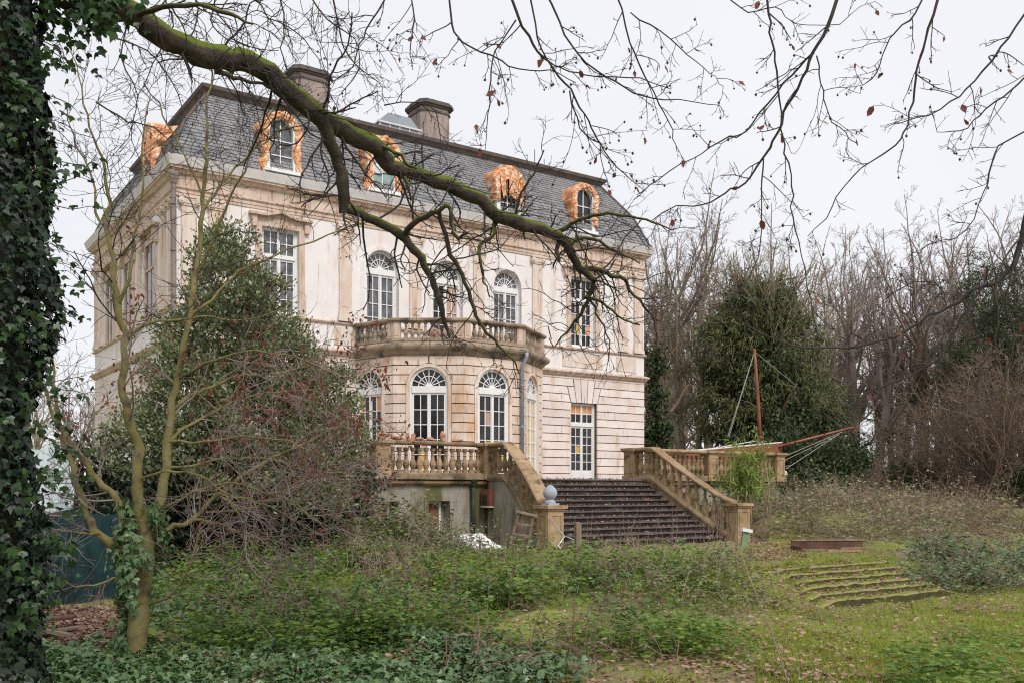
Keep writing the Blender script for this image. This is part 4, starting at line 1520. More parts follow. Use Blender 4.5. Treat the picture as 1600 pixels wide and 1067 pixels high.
# ivy leaves round the trunk, thick in places, with shoots at the edge
n = 21000
zz = rg.uniform(.2, 5.6, n)
aa = rg.uniform(0, 2 * np.pi, n)
bul = .285 + .085 * smooth01(2.6, 4.6, zz) + .06 * np.sin(zz * 2.3 + 1.0) + .06 * np.sin(zz * 5.1 + aa * 2) + .05 * np.sin(aa * 3 + zz)
rr = bul - np.abs(rg.normal(0, .05, n)) + .03
C = np.stack([tx + .02 + rr * np.cos(aa), ty + rr * np.sin(aa), zz], -1)
out = np.stack([np.cos(aa), np.sin(aa), np.full(n, .35)], -1)
Nn = unit(out + rg.normal(0, .45, (n, 3)))
Dd = unit(np.stack([np.cos(aa) * .3, np.sin(aa) * .3, np.full(n, -1.0)], -1) + rg.normal(0, .5, (n, 3)))
child(add_big("ivy", leaves(C, Dd, Nn, rg.uniform(.028, .068, n), "ivy"), "leaf_ivy", ivytree, kind="stuff"))
# shoots: sprays of ivy reaching to the right
ns = 170
z0 = rg.uniform(.9, 5.3, ns)
a0 = rg.uniform(-1.25, .55, ns)
st = np.zeros((ns, 2, 4))
st[:, 0, :3] = np.stack([tx + .30 * np.cos(a0), ty + .30 * np.sin(a0), z0], -1)
st[:, 1, :3] = st[:, 0, :3] + np.stack([np.cos(a0) * .1, np.sin(a0) * .1, np.zeros(ns)], -1)
st[:, :, 3] = .004
sh = grow(st, 1, rg, 0, 1, (.12, .42), ang=(5, 40), up=-.05, wig=.22, k=7, rf=1, rmin=.003)
child(add_big("ivy_shoots", tubes([sh], 3), "bark_dark", ivytree, kind="stuff"))
pk = np.repeat(np.arange(ns), 8)
ti = rg.integers(1, 7, len(pk))
C = sh[pk, ti, :3] + rg.normal(0, .025, (len(pk), 3))
Nn = unit(rg.normal(0, .6, (len(pk), 3)) + np.array([.3, -.5, .6]))
Dd = unit(rg.normal(0, .6, (len(pk), 3)) + np.array([.3, 0, -.8]))
child(add_big("ivy_sprays", leaves(C, Dd, Nn, rg.uniform(.03, .06, len(pk)), "ivy"), "leaf_ivy_light", ivytree, kind="stuff"))
# hanging ivy leaves at the root of the limb
n = 420
C = np.array(W(140, 8, 5.5)) + rg.normal(0, 1, (n, 3)) * np.array([.12, .12, .10])
child(add_big("ivy_tuft", leaves(C, unit(rg.normal(0, .5, (n, 3)) + np.array([.2, 0, -.9])), unit(rg.normal(0, .5, (n, 3)) + np.array([.2, -.6, .5])), rg.uniform(.04, .07, n), "ivy"), "leaf_ivy_light", ivytree, kind="stuff"))

# ---- young multi-stemmed beech with red leaves left on
rg = np.random.default_rng(33)
ybx, yby = W(213, 1040, 9.4)[:2]
young = thing("young_beech", "young multi-stemmed olive-barked beech with ivy on its trunk and a few red leaves", "tree", (ybx, yby, float(gz(ybx, yby))))
YS = [
    [(208, 1065, 9.4, 40), (213, 1010, 9.4, 33), (218, 940, 9.4, 31), (222, 880, 9.4, 33), (226, 835, 9.4, 28), (222, 790, 9.4, 22)],
    [(225, 850, 9.4, 22), (216, 800, 9.35, 21), (214, 750, 9.3, 20), (216, 700, 9.3, 19), (203, 660, 9.25, 17), (193, 615, 9.2, 15), (194, 560, 9.2, 14), (195, 520, 9.2, 13), (184, 480, 9.15, 13), (176, 420, 9.1, 11), (172, 380, 9.1, 10), (166, 345, 9.1, 9), (172, 300, 9.1, 7), (158, 250, 9.1, 5), (140, 200, 9.0, 4), (128, 140, 9.0, 3), (110, 80, 9.0, 2)],
    [(236, 845, 9.45, 21), (248, 800, 9.5, 19), (256, 745, 9.55, 18), (262, 690, 9.6, 16), (268, 640, 9.65, 14), (280, 590, 9.7, 13), (287, 540, 9.7, 12), (296, 490, 9.75, 11), (306, 430, 9.8, 10), (313, 370, 9.85, 9), (318, 310, 9.9, 8), (322, 250, 9.9, 7), (322, 195, 9.95, 5), (326, 150, 10, 4), (330, 100, 10, 3), (320, 40, 10, 2)],
    [(215, 880, 9.4, 20), (185, 862, 9.3, 18), (155, 838, 9.2, 16), (133, 800, 9.15, 14), (122, 755, 9.1, 13), (110, 720, 9.1, 11), (98, 690, 9.1, 9), (88, 640, 9.0, 7), (84, 580, 9.0, 5), (70, 520, 9.0, 3)],
    [(205, 860, 9.4, 17), (192, 830, 9.45, 15), (188, 790, 9.5, 13), (178, 772, 9.5, 12), (150, 748, 9.5, 12), (130, 715, 9.5, 11), (110, 690, 9.5, 9), (92, 665, 9.45, 8), (72, 610, 9.4, 5), (60, 560, 9.4, 3)],
    [(232, 838, 9.4, 11), (262, 826, 9.5, 10), (300, 812, 9.7, 9), (340, 775, 9.9, 8), (385, 740, 10.1, 7), (430, 712, 10.3, 6), (490, 685, 10.5, 5), (545, 655, 10.7, 4), (585, 640, 10.8, 2)],
    [(228, 945, 9.4, 8), (262, 932, 9.3, 6), (286, 905, 9.25, 5), (300, 870, 9.2, 4.5), (308, 840, 9.2, 4), (320, 810, 9.2, 3)],
    [(212, 905, 9.4, 7), (185, 903, 9.2, 5), (160, 910, 9.1, 4), (120, 918, 9.0, 3), (85, 908, 8.9, 2)],
    [(196, 845, 9.4, 6), (165, 838, 9.2, 5), (125, 832, 9.1, 4), (80, 828, 9.0, 3)],
    [(268, 640, 9.65, 9), (300, 618, 9.8, 8), (330, 605, 9.9, 7), (370, 590, 10.1, 5), (420, 585, 10.3, 4), (500, 570, 10.6, 3), (560, 560, 10.7, 1.5)],
    [(290, 505, 9.75, 7), (330, 470, 9.9, 6), (370, 425, 10.1, 5), (430, 400, 10.4, 4), (490, 375, 10.7, 3), (570, 350, 11.0, 2)],
    [(306, 430, 9.8, 7), (330, 380, 9.7, 6), (352, 330, 9.6, 5), (380, 270, 9.5, 4), (400, 215, 9.4, 3), (440, 150, 9.4, 2)],
    [(318, 330, 9.9, 6), (345, 290, 10, 5), (380, 250, 10.1, 4), (430, 210, 10.3, 3), (470, 175, 10.4, 2)],
    [(318, 310, 9.9, 5), (300, 270, 9.9, 4), (280, 225, 9.9, 3.5), (255, 180, 9.9, 3), (225, 130, 9.9, 2)],
    [(184, 480, 9.15, 8), (200, 440, 9.1, 7), (206, 400, 9.1, 6), (212, 350, 9.05, 5), (225, 290, 9.0, 4), (220, 230, 9.0, 3), (235, 150, 9.0, 2)],
    [(172, 370, 9.1, 6), (150, 330, 9.1, 5), (145, 280, 9.1, 4), (120, 230, 9.1, 3), (105, 170, 9.0, 2)],
    [(262, 690, 9.6, 7), (285, 670, 9.7, 6), (330, 645, 9.9, 5), (390, 620, 10.1, 4), (460, 610, 10.4, 3), (540, 600, 10.6, 2)],
    [(258, 730, 9.6, 6), (300, 728, 9.8, 5), (350, 715, 10.0, 4), (410, 718, 10.2, 3.5), (480, 730, 10.4, 2.5), (560, 745, 10.5, 2)],
    [(300, 812, 9.7, 6), (340, 815, 9.8, 5), (380, 835, 9.9, 4), (420, 842, 10.0, 3), (470, 860, 10.0, 2)],
    [(345, 772, 9.9, 5), (390, 780, 10.0, 4), (440, 800, 10.0, 3), (500, 835, 10.0, 2), (560, 850, 10.0, 1.5)],
    [(195, 540, 9.2, 6), (230, 505, 9.3, 5), (280, 500, 9.4, 5), (330, 495, 9.5, 4), (380, 500, 9.6, 3), (450, 480, 9.7, 2)],
    [(250, 800, 9.5, 6), (300, 770, 9.3, 5), (360, 755, 9.2, 4.5), (420, 770, 9.1, 4), (480, 800, 9.1, 3), (520, 840, 9.1, 2)],
    [(262, 690, 9.6, 6), (320, 690, 9.4, 5), (380, 680, 9.3, 4), (450, 690, 9.2, 3), (520, 715, 9.2, 2), (590, 720, 9.2, 1.5)],
    [(214, 750, 9.3, 6), (260, 735, 9.1, 5), (310, 740, 9.0, 4), (350, 770, 9.0, 3), (380, 820, 9.0, 2), (400, 870, 9.0, 1.5)],
    [(280, 590, 9.7, 6), (340, 560, 9.5, 5), (400, 550, 9.4, 4), (470, 560, 9.3, 3), (540, 590, 9.3, 2)],
    [(322, 800, 9.6, 4), (400, 790, 9.5, 4), (450, 760, 9.4, 3), (500, 730, 9.4, 2), (560, 700, 9.4, 1.5)],
]
stems = [bend(pxline(r), rg, .010 if i > 4 else .012) * (np.array([1, 1, 1, .82]) if i else 1) for i, r in enumerate(YS)]
main = stems[:5]
child(add_big("trunk", tubes(main, 10), "bark_young", young, True))
y1 = np.concatenate([grow(g, nn, rg, .25, 1, (.4, 1.1), ang=(35, 70), up=.03, wig=.16, k=9, rf=.3, rmin=.004, rmax=.010) for g, nn in zip(stems[1:], [20, 16, 13, 13] + [8] * 21)])
y1b = np.concatenate([grow(stems[i], 8, rg, .2, 1, (.5, 1.3), ang=(25, 70), up=-.045, wig=.16, k=9, rf=.35, rmin=.0045, rmax=.008) for i in (5, 6, 9, 16, 17, 18, 19, 21, 22, 23, 24, 25)])
y2 = grow(np.concatenate([y1, y1b]), 5, rg, .2, 1, (.2, .6), ang=(30, 65), up=.02, wig=.17, k=6, rf=.7, rmin=.0032)
y3 = grow(y2, 2, rg, .2, 1, (.08, .26), ang=(30, 60), wig=.17, k=4, rf=.8, rmin=.0026)
top_ = lambda G: G[G[:, 0, 2] > 3.1]
lowp = lambda G: G[G[:, 0, 2] <= 3.1]
child(add_big("branches", tubes(stems[5:], 7), "bark_young", young, True))
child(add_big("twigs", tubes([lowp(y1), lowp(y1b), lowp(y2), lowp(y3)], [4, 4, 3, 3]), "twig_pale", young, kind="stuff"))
child(add_big("upper_twigs", tubes([top_(y1), top_(y2), top_(y3)], [4, 3, 3]), "bark_dark", young, kind="stuff"))
# red leaves: clusters on the middle twigs, to the right of the trunk
cand = y3[:, -1, :3]
px_, py_ = to_px(cand)
dens = np.exp(-((py_ - 600) / 130) ** 2) * (.35 + .65 * (px_ > 190))
clump = .5 + .5 * np.sin(px_ * .045 + 2) * np.sin(py_ * .05)
ok = rg.random(len(cand)) < dens * clump ** 1.6 * .8
C = np.repeat(cand[ok], 5, 0) + rg.normal(0, .045, (5 * ok.sum(), 3))
child(add_big("leaves", leaves(C, unit(rg.normal(0, .5, C.shape) + np.array([0, 0, -.7])), unit(rg.normal(0, 1, C.shape)), rg.uniform(.035, .065, len(C)), "oval"), "leaf_red", young, kind="stuff"))
# ivy climbing the trunk
n = 2600
zc = np.concatenate([rg.uniform(0.0, 1.55, 1700), rg.uniform(.6, 1.6, 900)])
aa = rg.uniform(0, 2 * np.pi, n)
rr = .125 + np.abs(rg.normal(0, .045, n)) + .09 * np.exp(-((zc - 1.0) / .35) ** 2)
C = np.stack([ybx + .005 + .035 * zc + rr * np.cos(aa), yby + rr * np.sin(aa), zc], -1)
keep = (np.sin(zc * 5 + aa * 2) > -.55) & ~((zc < .95) & (np.cos(aa) > .2))
C, aa = C[keep], aa[keep]
o3 = np.stack([np.cos(aa), np.sin(aa), np.full(len(aa), .4)], -1)
child(add_big("ivy", leaves(C, unit(rg.normal(0, .5, C.shape) + np.array([0, 0, -1])), unit(o3 + rg.normal(0, .4, C.shape)), rg.uniform(.045, .085, len(C)), "ivy"), "leaf_ground_ivy", young, kind="stuff"))

# ---- large evergreen shrub between the beech and the terrace
rg = np.random.default_rng(44)


def evergreen(label, cat, name, blobs, base, nleaf, lsize, m, stemrows, shape="oval", inner=.5, up=.5, group=None, barkm="bark_brown", clump=60, spread=.22):
    root = thing(name, label, cat, base, 0, group)
    bl = np.array(blobs, float)        # x, y, z, rx, ry, rz
    vol = bl[:, 3] * bl[:, 4] * bl[:, 5]
    ncl = nleaf // clump
    pick = rg.choice(len(bl), ncl, p=vol / vol.sum())
    d = unit(rg.normal(size=(ncl, 3)))
    rad_ = inner + (1 - inner) * rg.random(ncl) ** .6
    rad_ *= 1 + rg.normal(0, .10, ncl)
    cc = bl[pick, :3] + d * rad_[:, None] * bl[pick, 3:6] * (1 + .22 * np.sin(d[:, :1] * 7 + pick[:, None]) * np.sin(d[:, 2:3] * 6 + 1.3 * pick[:, None]))
    idx = np.repeat(np.arange(ncl), clump)
    n_ = len(idx)
    C_ = cc[idx] + rg.normal(0, spread, (n_, 3)) * np.array([1, 1, .8])
    outd = d[idx]
    Dd_ = unit(outd * .6 + np.array([0, 0, up]) + rg.normal(0, .6, (n_, 3)))
    Nn_ = unit(outd * .5 + np.array([0, 0, .5]) + rg.normal(0, .6, (n_, 3)))
    keep_ = C_[:, 2] > gz(C_[:, 0], C_[:, 1]) + .02
    o = child(add_big("crown", leaves(C_[keep_], Dd_[keep_], Nn_[keep_], rg.uniform(lsize * .7, lsize * 1.3, keep_.sum()), shape), m, root))
    sg = [polyline(r_) for r_ in stemrows]
    l1 = np.concatenate([grow(g, 6, rg, .3, 1, (.25, .5), rel=True, ang=(25, 55), up=.1, wig=.12, k=7, rf=.5, rmin=.01) for g in sg])
    child(add_big("trunk", tubes(sg, 8), barkm, root, True))
    child(add_big("limbs", tubes([l1], 5), barkm, root, True))
    return root


bx, by = W(385, 800, 17.5)[:2]
g0 = float(gz(bx, by))
sb_ = [(W(355, 440, 17.6)[0], 17.6, W(0, 440, 17.6)[2], .72, 1.0, .9), (W(355, 525, 17.5)[0], 17.5, W(0, 525, 17.5)[2], 1.15, 1.1, 1.15),
       (W(420, 570, 17.5)[0], 17.5, W(0, 575, 17.5)[2], 1.05, 1.0, 1.0), (W(300, 630, 17.2)[0], 17.2, W(0, 620, 17.2)[2], .95, 1.1, 1.0),
       (W(400, 660, 17.2)[0], 17.2, W(0, 665, 17.2)[2], 1.7, 1.3, 1.0), (W(500, 640, 17.6)[0], 17.6, W(0, 640, 17.6)[2], .75, .8, .9), (W(500, 715, 17.3)[0], 17.3, W(0, 715, 17.3)[2], .9, .9, .7),
       (W(215, 690, 16.8)[0], 16.8, W(0, 690, 16.8)[2], .6, .9, .6), (W(350, 740, 17.0)[0], 17.0, W(0, 745, 17.0)[2], 1.5, 1.2, .6), (W(470, 770, 17.0)[0], 17.0, W(0, 770, 17.0)[2], 1.0, .9, .5),
       (W(362, 395, 17.7)[0], 17.7, W(0, 392, 17.7)[2], .38, .45, .5), (W(415, 470, 17.5)[0], 17.5, W(0, 470, 17.5)[2], .4, .5, .5)]
stm = []
for px0, px1, py1, r_ in ((318, 335, 600, .11), (352, 390, 560, .06), (425, 480, 660, .05)):
    x0, y0, _ = W(px0, 900, 17.0)
    x1, y1_, z1 = W(px1, py1, 17.3)
    stm.append([(x0, y0, float(gz(x0, y0)) - .1, r_ * 1.2), (x0 + .03, y0, 1.0, r_), ((x0 + x1) / 2, y0, (z1 + 1) / 2, r_ * .8), (x1, y1_, z1, r_ * .35)])
evergreen("tall olive-green evergreen shrub in front of the mansion's left corner", "shrub", "evergreen_shrub", sb_, (bx, by, g0), 84000, .078, "leaf_shrub", stm, shape="quad", inner=.5, clump=80, spread=.115)

# black-leaved filler shrub, added to stand in for the shade below it
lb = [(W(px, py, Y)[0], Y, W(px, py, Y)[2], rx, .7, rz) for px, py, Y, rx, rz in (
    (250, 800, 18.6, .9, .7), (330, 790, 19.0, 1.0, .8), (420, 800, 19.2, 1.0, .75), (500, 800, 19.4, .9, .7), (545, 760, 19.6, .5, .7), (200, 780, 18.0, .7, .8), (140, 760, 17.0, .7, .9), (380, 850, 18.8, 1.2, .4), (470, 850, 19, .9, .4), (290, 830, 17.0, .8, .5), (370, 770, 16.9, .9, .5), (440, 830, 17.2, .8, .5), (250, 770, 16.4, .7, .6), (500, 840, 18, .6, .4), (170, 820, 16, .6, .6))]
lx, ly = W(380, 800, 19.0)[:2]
evergreen("low black-green filler shrub added to darken the shade beneath the olive-green evergreen", "shrub", "shade_fill_shrub", lb, (lx, ly, float(gz(lx, ly))), 40000, .11, "leaf_shade_fill",
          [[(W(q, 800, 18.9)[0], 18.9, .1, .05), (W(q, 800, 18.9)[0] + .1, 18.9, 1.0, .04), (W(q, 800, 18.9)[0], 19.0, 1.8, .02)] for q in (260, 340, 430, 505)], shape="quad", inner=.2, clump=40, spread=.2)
# ------------------------------------------------------------------ overhanging beech sprays in the upper right
rg = np.random.default_rng(55)
OV = [
    ("bare beech branch slanting from the top edge towards the mansion's roof corner", 34,
     [[(1312, -20, 6.0, 6), (1290, 45, 6.0, 6), (1272, 83, 6.0, 5.5), (1255, 125, 6.05, 5), (1230, 165, 6.1, 5), (1215, 205, 6.1, 4.5), (1195, 245, 6.15, 4), (1165, 285, 6.2, 3.5), (1130, 302, 6.2, 3), (1100, 322, 6.2, 2.5), (1055, 322, 6.2, 2), (1015, 348, 6.2, 1.5)],
      [(1272, 83, 6.0, 4), (1235, 118, 6.1, 3.5), (1200, 162, 6.2, 3), (1165, 205, 6.2, 3), (1125, 222, 6.3, 2.5), (1080, 248, 6.3, 2), (1030, 280, 6.4, 2), (995, 305, 6.4, 1.5)],
      [(1276, 88, 6.0, 3), (1284, 130, 5.9, 2.5), (1290, 170, 5.9, 2), (1310, 200, 5.9, 2), (1340, 225, 5.9, 1.5)],
      [(1193, 247, 6.15, 3), (1190, 300, 6.1, 2.5), (1190, 360, 6.1, 2), (1178, 420, 6.1, 2), (1140, 470, 6.1, 1.5)]]),
    ("long thin beech twig hanging vertically in front of the woodland", 16,
     [[(1196, -20, 5.6, 4), (1203, 40, 5.6, 4), (1208, 80, 5.6, 3.5), (1216, 130, 5.6, 3.5), (1220, 200, 5.6, 3), (1228, 240, 5.6, 3), (1237, 290, 5.6, 2.5), (1240, 340, 5.6, 2.5), (1252, 400, 5.6, 2), (1266, 470, 5.6, 2), (1282, 545, 5.6, 1.5)]]),
    ("forked beech branch hanging from the top edge right of the slanting branch", 20,
     [[(1472, -20, 6.4, 5), (1450, 45, 6.4, 4.5), (1437, 95, 6.4, 4), (1428, 140, 6.4, 4), (1418, 195, 6.4, 3), (1400, 230, 6.4, 3), (1365, 250, 6.4, 2.5), (1320, 290, 6.4, 2), (1290, 340, 6.4, 2), (1262, 370, 6.4, 1.2)],
      [(1450, -15, 6.3, 3), (1420, 35, 6.3, 3), (1390, 60, 6.3, 2.5), (1375, 100, 6.3, 2), (1356, 130, 6.3, 2), (1342, 122, 6.3, 1.2)]]),
    ("beech spray with shrivelled brown leaves entering at the top right corner", 22,
     [[(1625, -10, 5.8, 4), (1575, 60, 5.8, 3.5), (1550, 95, 5.8, 3.5), (1510, 140, 5.8, 3), (1470, 170, 5.8, 2.5), (1420, 190, 5.8, 2), (1385, 200, 5.8, 1.2)],
      [(1630, 95, 5.9, 3), (1570, 150, 5.9, 3), (1530, 180, 5.9, 2.5), (1500, 205, 5.9, 2), (1464, 207, 5.9, 1.2)],
      [(1630, 190, 5.9, 3), (1562, 228, 5.9, 2.5), (1545, 270, 5.9, 2.5), (1538, 300, 5.9, 2), (1510, 360, 5.9, 2), (1450, 385, 5.9, 1.5), (1420, 400, 5.9, 1)]]),
    ("thick dark beech bough sweeping in from the right edge across the woodland", 40,
     [[(1640, 230, 6.2, 14), (1600, 350, 6.2, 12), (1588, 408, 6.2, 10), (1562, 438, 6.2, 8), (1530, 450, 6.2, 7), (1480, 482, 6.2, 6), (1440, 502, 6.2, 5), (1400, 526, 6.2, 4.5), (1340, 541, 6.2, 4), (1290, 543, 6.2, 3.5), (1240, 541, 6.2, 3), (1190, 520, 6.2, 2.5), (1150, 498, 6.2, 1.5)],
      [(1535, 448, 6.2, 5), (1512, 485, 6.2, 5), (1495, 515, 6.2, 4.5), (1470, 558, 6.2, 4), (1415, 588, 6.2, 3.5), (1370, 612, 6.2, 3), (1330, 640, 6.2, 2)],
      [(1548, 445, 6.2, 4), (1560, 490, 6.1, 3.5), (1555, 540, 6.1, 3), (1530, 575, 6.1, 2.5), (1526, 610, 6.1, 2), (1495, 650, 6.1, 1.5), (1450, 690, 6.1, 1)],
      [(1592, 390, 6.2, 4), (1572, 470, 6.1, 3.5), (1583, 520, 6.1, 3), (1578, 570, 6.1, 2.5), (1560, 620, 6.1, 2), (1530, 650, 6.1, 1.2)],
      [(1596, 370, 6.2, 4), (1560, 420, 6.0, 3), (1545, 480, 6.0, 2.5), (1480, 520, 6.0, 2), (1400, 545, 6.0, 2), (1330, 560, 6.0, 1.2)],
      [(1480, 482, 6.2, 3), (1470, 450, 6.3, 2.5), (1430, 440, 6.3, 2), (1380, 470, 6.4, 1.5)]]),
    ("fan of beech twigs with dark nut husks hanging above the chimneys", 70,
     [[(702, -20, 6.2, 3.5), (707, 37, 6.2, 3.5), (722, 64, 6.2, 3), (767, 90, 6.2, 3), (812, 109, 6.2, 2.5), (860, 112, 6.2, 2), (900, 130, 6.2, 1.5)],
      [(795, -20, 6.0, 5), (816, 41, 6.0, 5), (839, 79, 6.05, 4.5), (865, 109, 6.1, 4), (891, 142, 6.1, 3.5), (914, 180, 6.15, 3), (929, 210, 6.2, 3), (944, 240, 6.2, 2.5), (975, 270, 6.2, 2), (1010, 300, 6.2, 1.2)],
      [(806, 32, 6.0, 3), (775, 82, 6.0, 2.5), (767, 128, 6.0, 2.5), (764, 180, 6.0, 2), (758, 235, 6.0, 1.2)],
      [(614, -15, 6.4, 3), (580, 34, 6.4, 3), (561, 71, 6.4, 2.5), (552, 105, 6.4, 2), (520, 130, 6.4, 1.5), (508, 160, 6.4, 1.2)],
      [(640, -15, 6.3, 2.5), (648, 30, 6.3, 2.5), (640, 70, 6.3, 2), (645, 110, 6.3, 1.2)]]),
    ("beech twigs with husks drooping in the open sky right of the chimneys", 60,
     [[(825, -20, 6.6, 3.5), (842, 60, 6.6, 3), (856, 94, 6.6, 3), (890, 112, 6.6, 2.5), (930, 120, 6.6, 2.5), (1000, 122, 6.6, 2), (1050, 140, 6.6, 1.2)],
      [(850, -15, 6.4, 4), (884, 56, 6.4, 3.5), (914, 98, 6.4, 3), (962, 128, 6.4, 3), (1005, 152, 6.4, 2.5), (1060, 158, 6.4, 2), (1125, 165, 6.4, 1.2)],
      [(960, -15, 6.1, 3.5), (985, 68, 6.1, 3), (1002, 108, 6.1, 3), (1030, 160, 6.1, 2.5), (1050, 205, 6.1, 2), (1058, 238, 6.1, 1.2)],
      [(985, 20, 6.2, 2.5), (1030, 50, 6.2, 2.5), (1075, 85, 6.2, 2), (1110, 115, 6.2, 1.5), (1130, 135, 6.2, 1.2)],
      [(890, 142, 6.1, 3), (905, 200, 6.15, 2.5), (935, 225, 6.2, 2), (940, 260, 6.2, 1.5), (950, 290, 6.2, 1.2)],
      [(1130, -10, 6.3, 2.5), (1170, 20, 6.3, 2.5), (1210, 10, 6.3, 2), (1240, 35, 6.3, 1.5), (1310, 38, 6.3, 1.5), (1345, 10, 6.3, 1)]]),
    ("tangle of fine beech twigs hanging over the left chimney and roof edge", 0,
     [[(430, -20, 6.6, 3), (445, 40, 6.6, 2.5), (440, 90, 6.6, 2), (470, 140, 6.6, 1.5)],
      [(480, -20, 6.8, 3), (510, 30, 6.8, 2.5), (555, 60, 6.8, 2), (560, 110, 6.8, 2), (530, 150, 6.8, 1.5)],
      [(520, -20, 6.5, 3), (530, 40, 6.5, 2.5), (545, 90, 6.5, 2), (590, 130, 6.5, 1.5), (600, 160, 6.5, 1)],
      [(380, -20, 6.2, 3), (420, 25, 6.2, 2.5), (465, 50, 6.2, 2), (500, 95, 6.2, 1.5)],
      [(340, -20, 6.9, 3), (330, 30, 6.9, 2.5), (350, 60, 6.9, 2), (390, 75, 6.9, 1.5)],
      [(250, -20, 7.5, 3), (270, 40, 7.5, 2.5), (240, 100, 7.5, 2), (215, 150, 7.5, 1.5)],
      [(200, 30, 8.0, 3), (190, 90, 8.0, 2.5), (215, 150, 8.0, 2), (205, 220, 8.0, 1.5), (240, 280, 8.0, 1)],
      [(300, -20, 7.2, 3), (310, 30, 7.2, 2.5), (290, 80, 7.2, 2), (300, 120, 7.2, 1.5)],
      [(180, 60, 8.4, 3), (230, 80, 8.4, 2.5), (270, 130, 8.4, 2), (290, 190, 8.4, 1.5)],
      [(150, 160, 8.6, 3), (200, 190, 8.6, 2.5), (240, 200, 8.6, 2), (280, 240, 8.6, 1.5)],
      [(600, 165, 7.0, 2.5), (640, 160, 7.0, 2), (680, 175, 7.0, 2), (690, 230, 7.0, 1.5), (700, 270, 7.0, 1)]]),
]
octv = np.array([(1, 0, 0), (-1, 0, 0), (0, 1, 0), (0, -1, 0), (0, 0, 1), (0, 0, -1)], float)
octq = np.array([(0, 2, 4, 4), (2, 1, 4, 4), (1, 3, 4, 4), (3, 0, 4, 4), (2, 0, 5, 5), (1, 2, 5, 5), (3, 1, 5, 5), (0, 3, 5, 5)])
for label, nhusk, rows in OV:
    x0, y0, z0 = W(*rows[0][0][:3])
    br = thing("beech_branch", label, "branch", (x0, y0, z0), 0, "overhanging beech branches")
    gs = [bend(pxline(r), rg, .006) * np.array([1, 1, 1, .88]) for r in rows]
    t1 = np.concatenate([grow(g, 9 if nhusk else 11, rg, .06, 1, (.12, .45), ang=(35, 70), up=-.02, wig=.14, k=7, rf=.7, rmin=.0026, rmax=.005) for g in gs])
    t2 = grow(t1, 4, rg, .15, 1, (.04, .15), ang=(35, 65), wig=.12, k=5, rf=.8, rmin=.0021)
    t3 = grow(t2, 1, rg, .2, .9, (.02, .05), ang=(35, 60), wig=.1, k=3, rf=.9, rmin=.0019)
    for g_ in gs:
        child(add_big("bough", tubes([g_], 6), "bark_dark", br, True))
    child(add_big("twigs", tubes([t1, t2, t3], 3), "bark_dark", br, kind="stuff"))
    if nhusk:
        ends = t2[rg.choice(len(t2), min(nhusk, len(t2)), False), -1, :3] + np.array([0, 0, -.008])
        V = ends[:, None, :] + octv[None] * rg.uniform(.007, .011, (len(ends), 1, 1)) * np.array([1, 1, 1.25])
        Q = (octq[None] + (np.arange(len(ends)) * 6)[:, None, None]).reshape(-1, 4)
        child(add_big("nut_husks", (V.reshape(-1, 3), Q), "husk", br, True, kind="stuff"))
        nl = max(4, nhusk // 4)
        e2 = t2[rg.choice(len(t2), nl, False), -1, :3]
        child(add_big("withered_leaves", leaves(e2, unit(rg.normal(0, .4, (nl, 3)) + np.array([0, 0, -1])), unit(rg.normal(0, 1, (nl, 3)) + np.array([0, -1, 0])), rg.uniform(.04, .07, nl), "curl"), "leaf_red", br, kind="stuff"))

# ------------------------------------------------------------------ woodland beyond
def bare_tree_mesh(seed, h, spread, stems=1, dense=1.0, upt=.05, rmin=.008):
    rg_ = np.random.default_rng(seed)
    tr = []
    for s_ in range(stems):
        a = rg_.uniform(0, 6.28)
        q = 0 if stems == 1 else rg_.uniform(.15, .5)
        lean = rg_.normal(0, .45, 2)
        hh = h * rg_.uniform(.50, .62)
        r0 = h * .0165 / (stems ** .4)
        c_, s2 = q * math.cos(a), q * math.sin(a)
        tr.append(polyline([(c_, s2, -.3, r0 * 1.35), (c_ * 1.2, s2 * 1.2, hh * .3, r0), (c_ * 1.8 + lean[0] * .5, s2 * 1.8 + lean[1] * .5, hh * .65, r0 * .85), (c_ * 2.4 + lean[0], s2 * 2.4 + lean[1], hh, r0 * .55)], 10))
    T = np.concatenate(tr)
    n1 = max(4, int(11 / stems ** .8))
    l1 = grow(T, n1, rg_, .42, 1.0, (.36 * h, .52 * h), ang=(8, 34), up=upt, wig=.11, k=10, rf=.62, rmin=.03, tip=.12, taper_len=False)
    lo = grow(T, 5, rg_, .35, .95, (.16 * h, .28 * h), ang=(40, 75), up=upt, wig=.15, k=8, rf=.35, rmin=.02, tip=.2)
    l1a = np.concatenate([l1])
    l2 = grow(l1a, 9, rg_, .18, 1, (.20 * spread, .42 * spread), rel=True, ang=(22, 50), up=.03, wig=.16, k=8, rf=.55, rmin=.014, tip=.3)
    l2b = grow(lo, 7, rg_, .2, 1, (.3, .5), rel=True, ang=(25, 55), up=.03, wig=.16, k=8, rf=.6, rmin=.012, tip=.3)
    l2 = np.concatenate([l2, l2b])
    l3 = grow(l2, int(8 * dense), rg_, .15, 1, (.28, .55), rel=True, ang=(25, 55), up=.03, wig=.17, k=5, rf=.6, rmin=.010)
    l4 = grow(l3, int(3 * dense), rg_, .2, 1, (.35, .75), rel=True, ang=(22, 50), up=.03, wig=.16, k=4, rf=.8, rmin=rmin)
    return tubes([T, l1, lo], [8, 6, 5]), tubes([l2, l3, l4], [4, 3, 3])


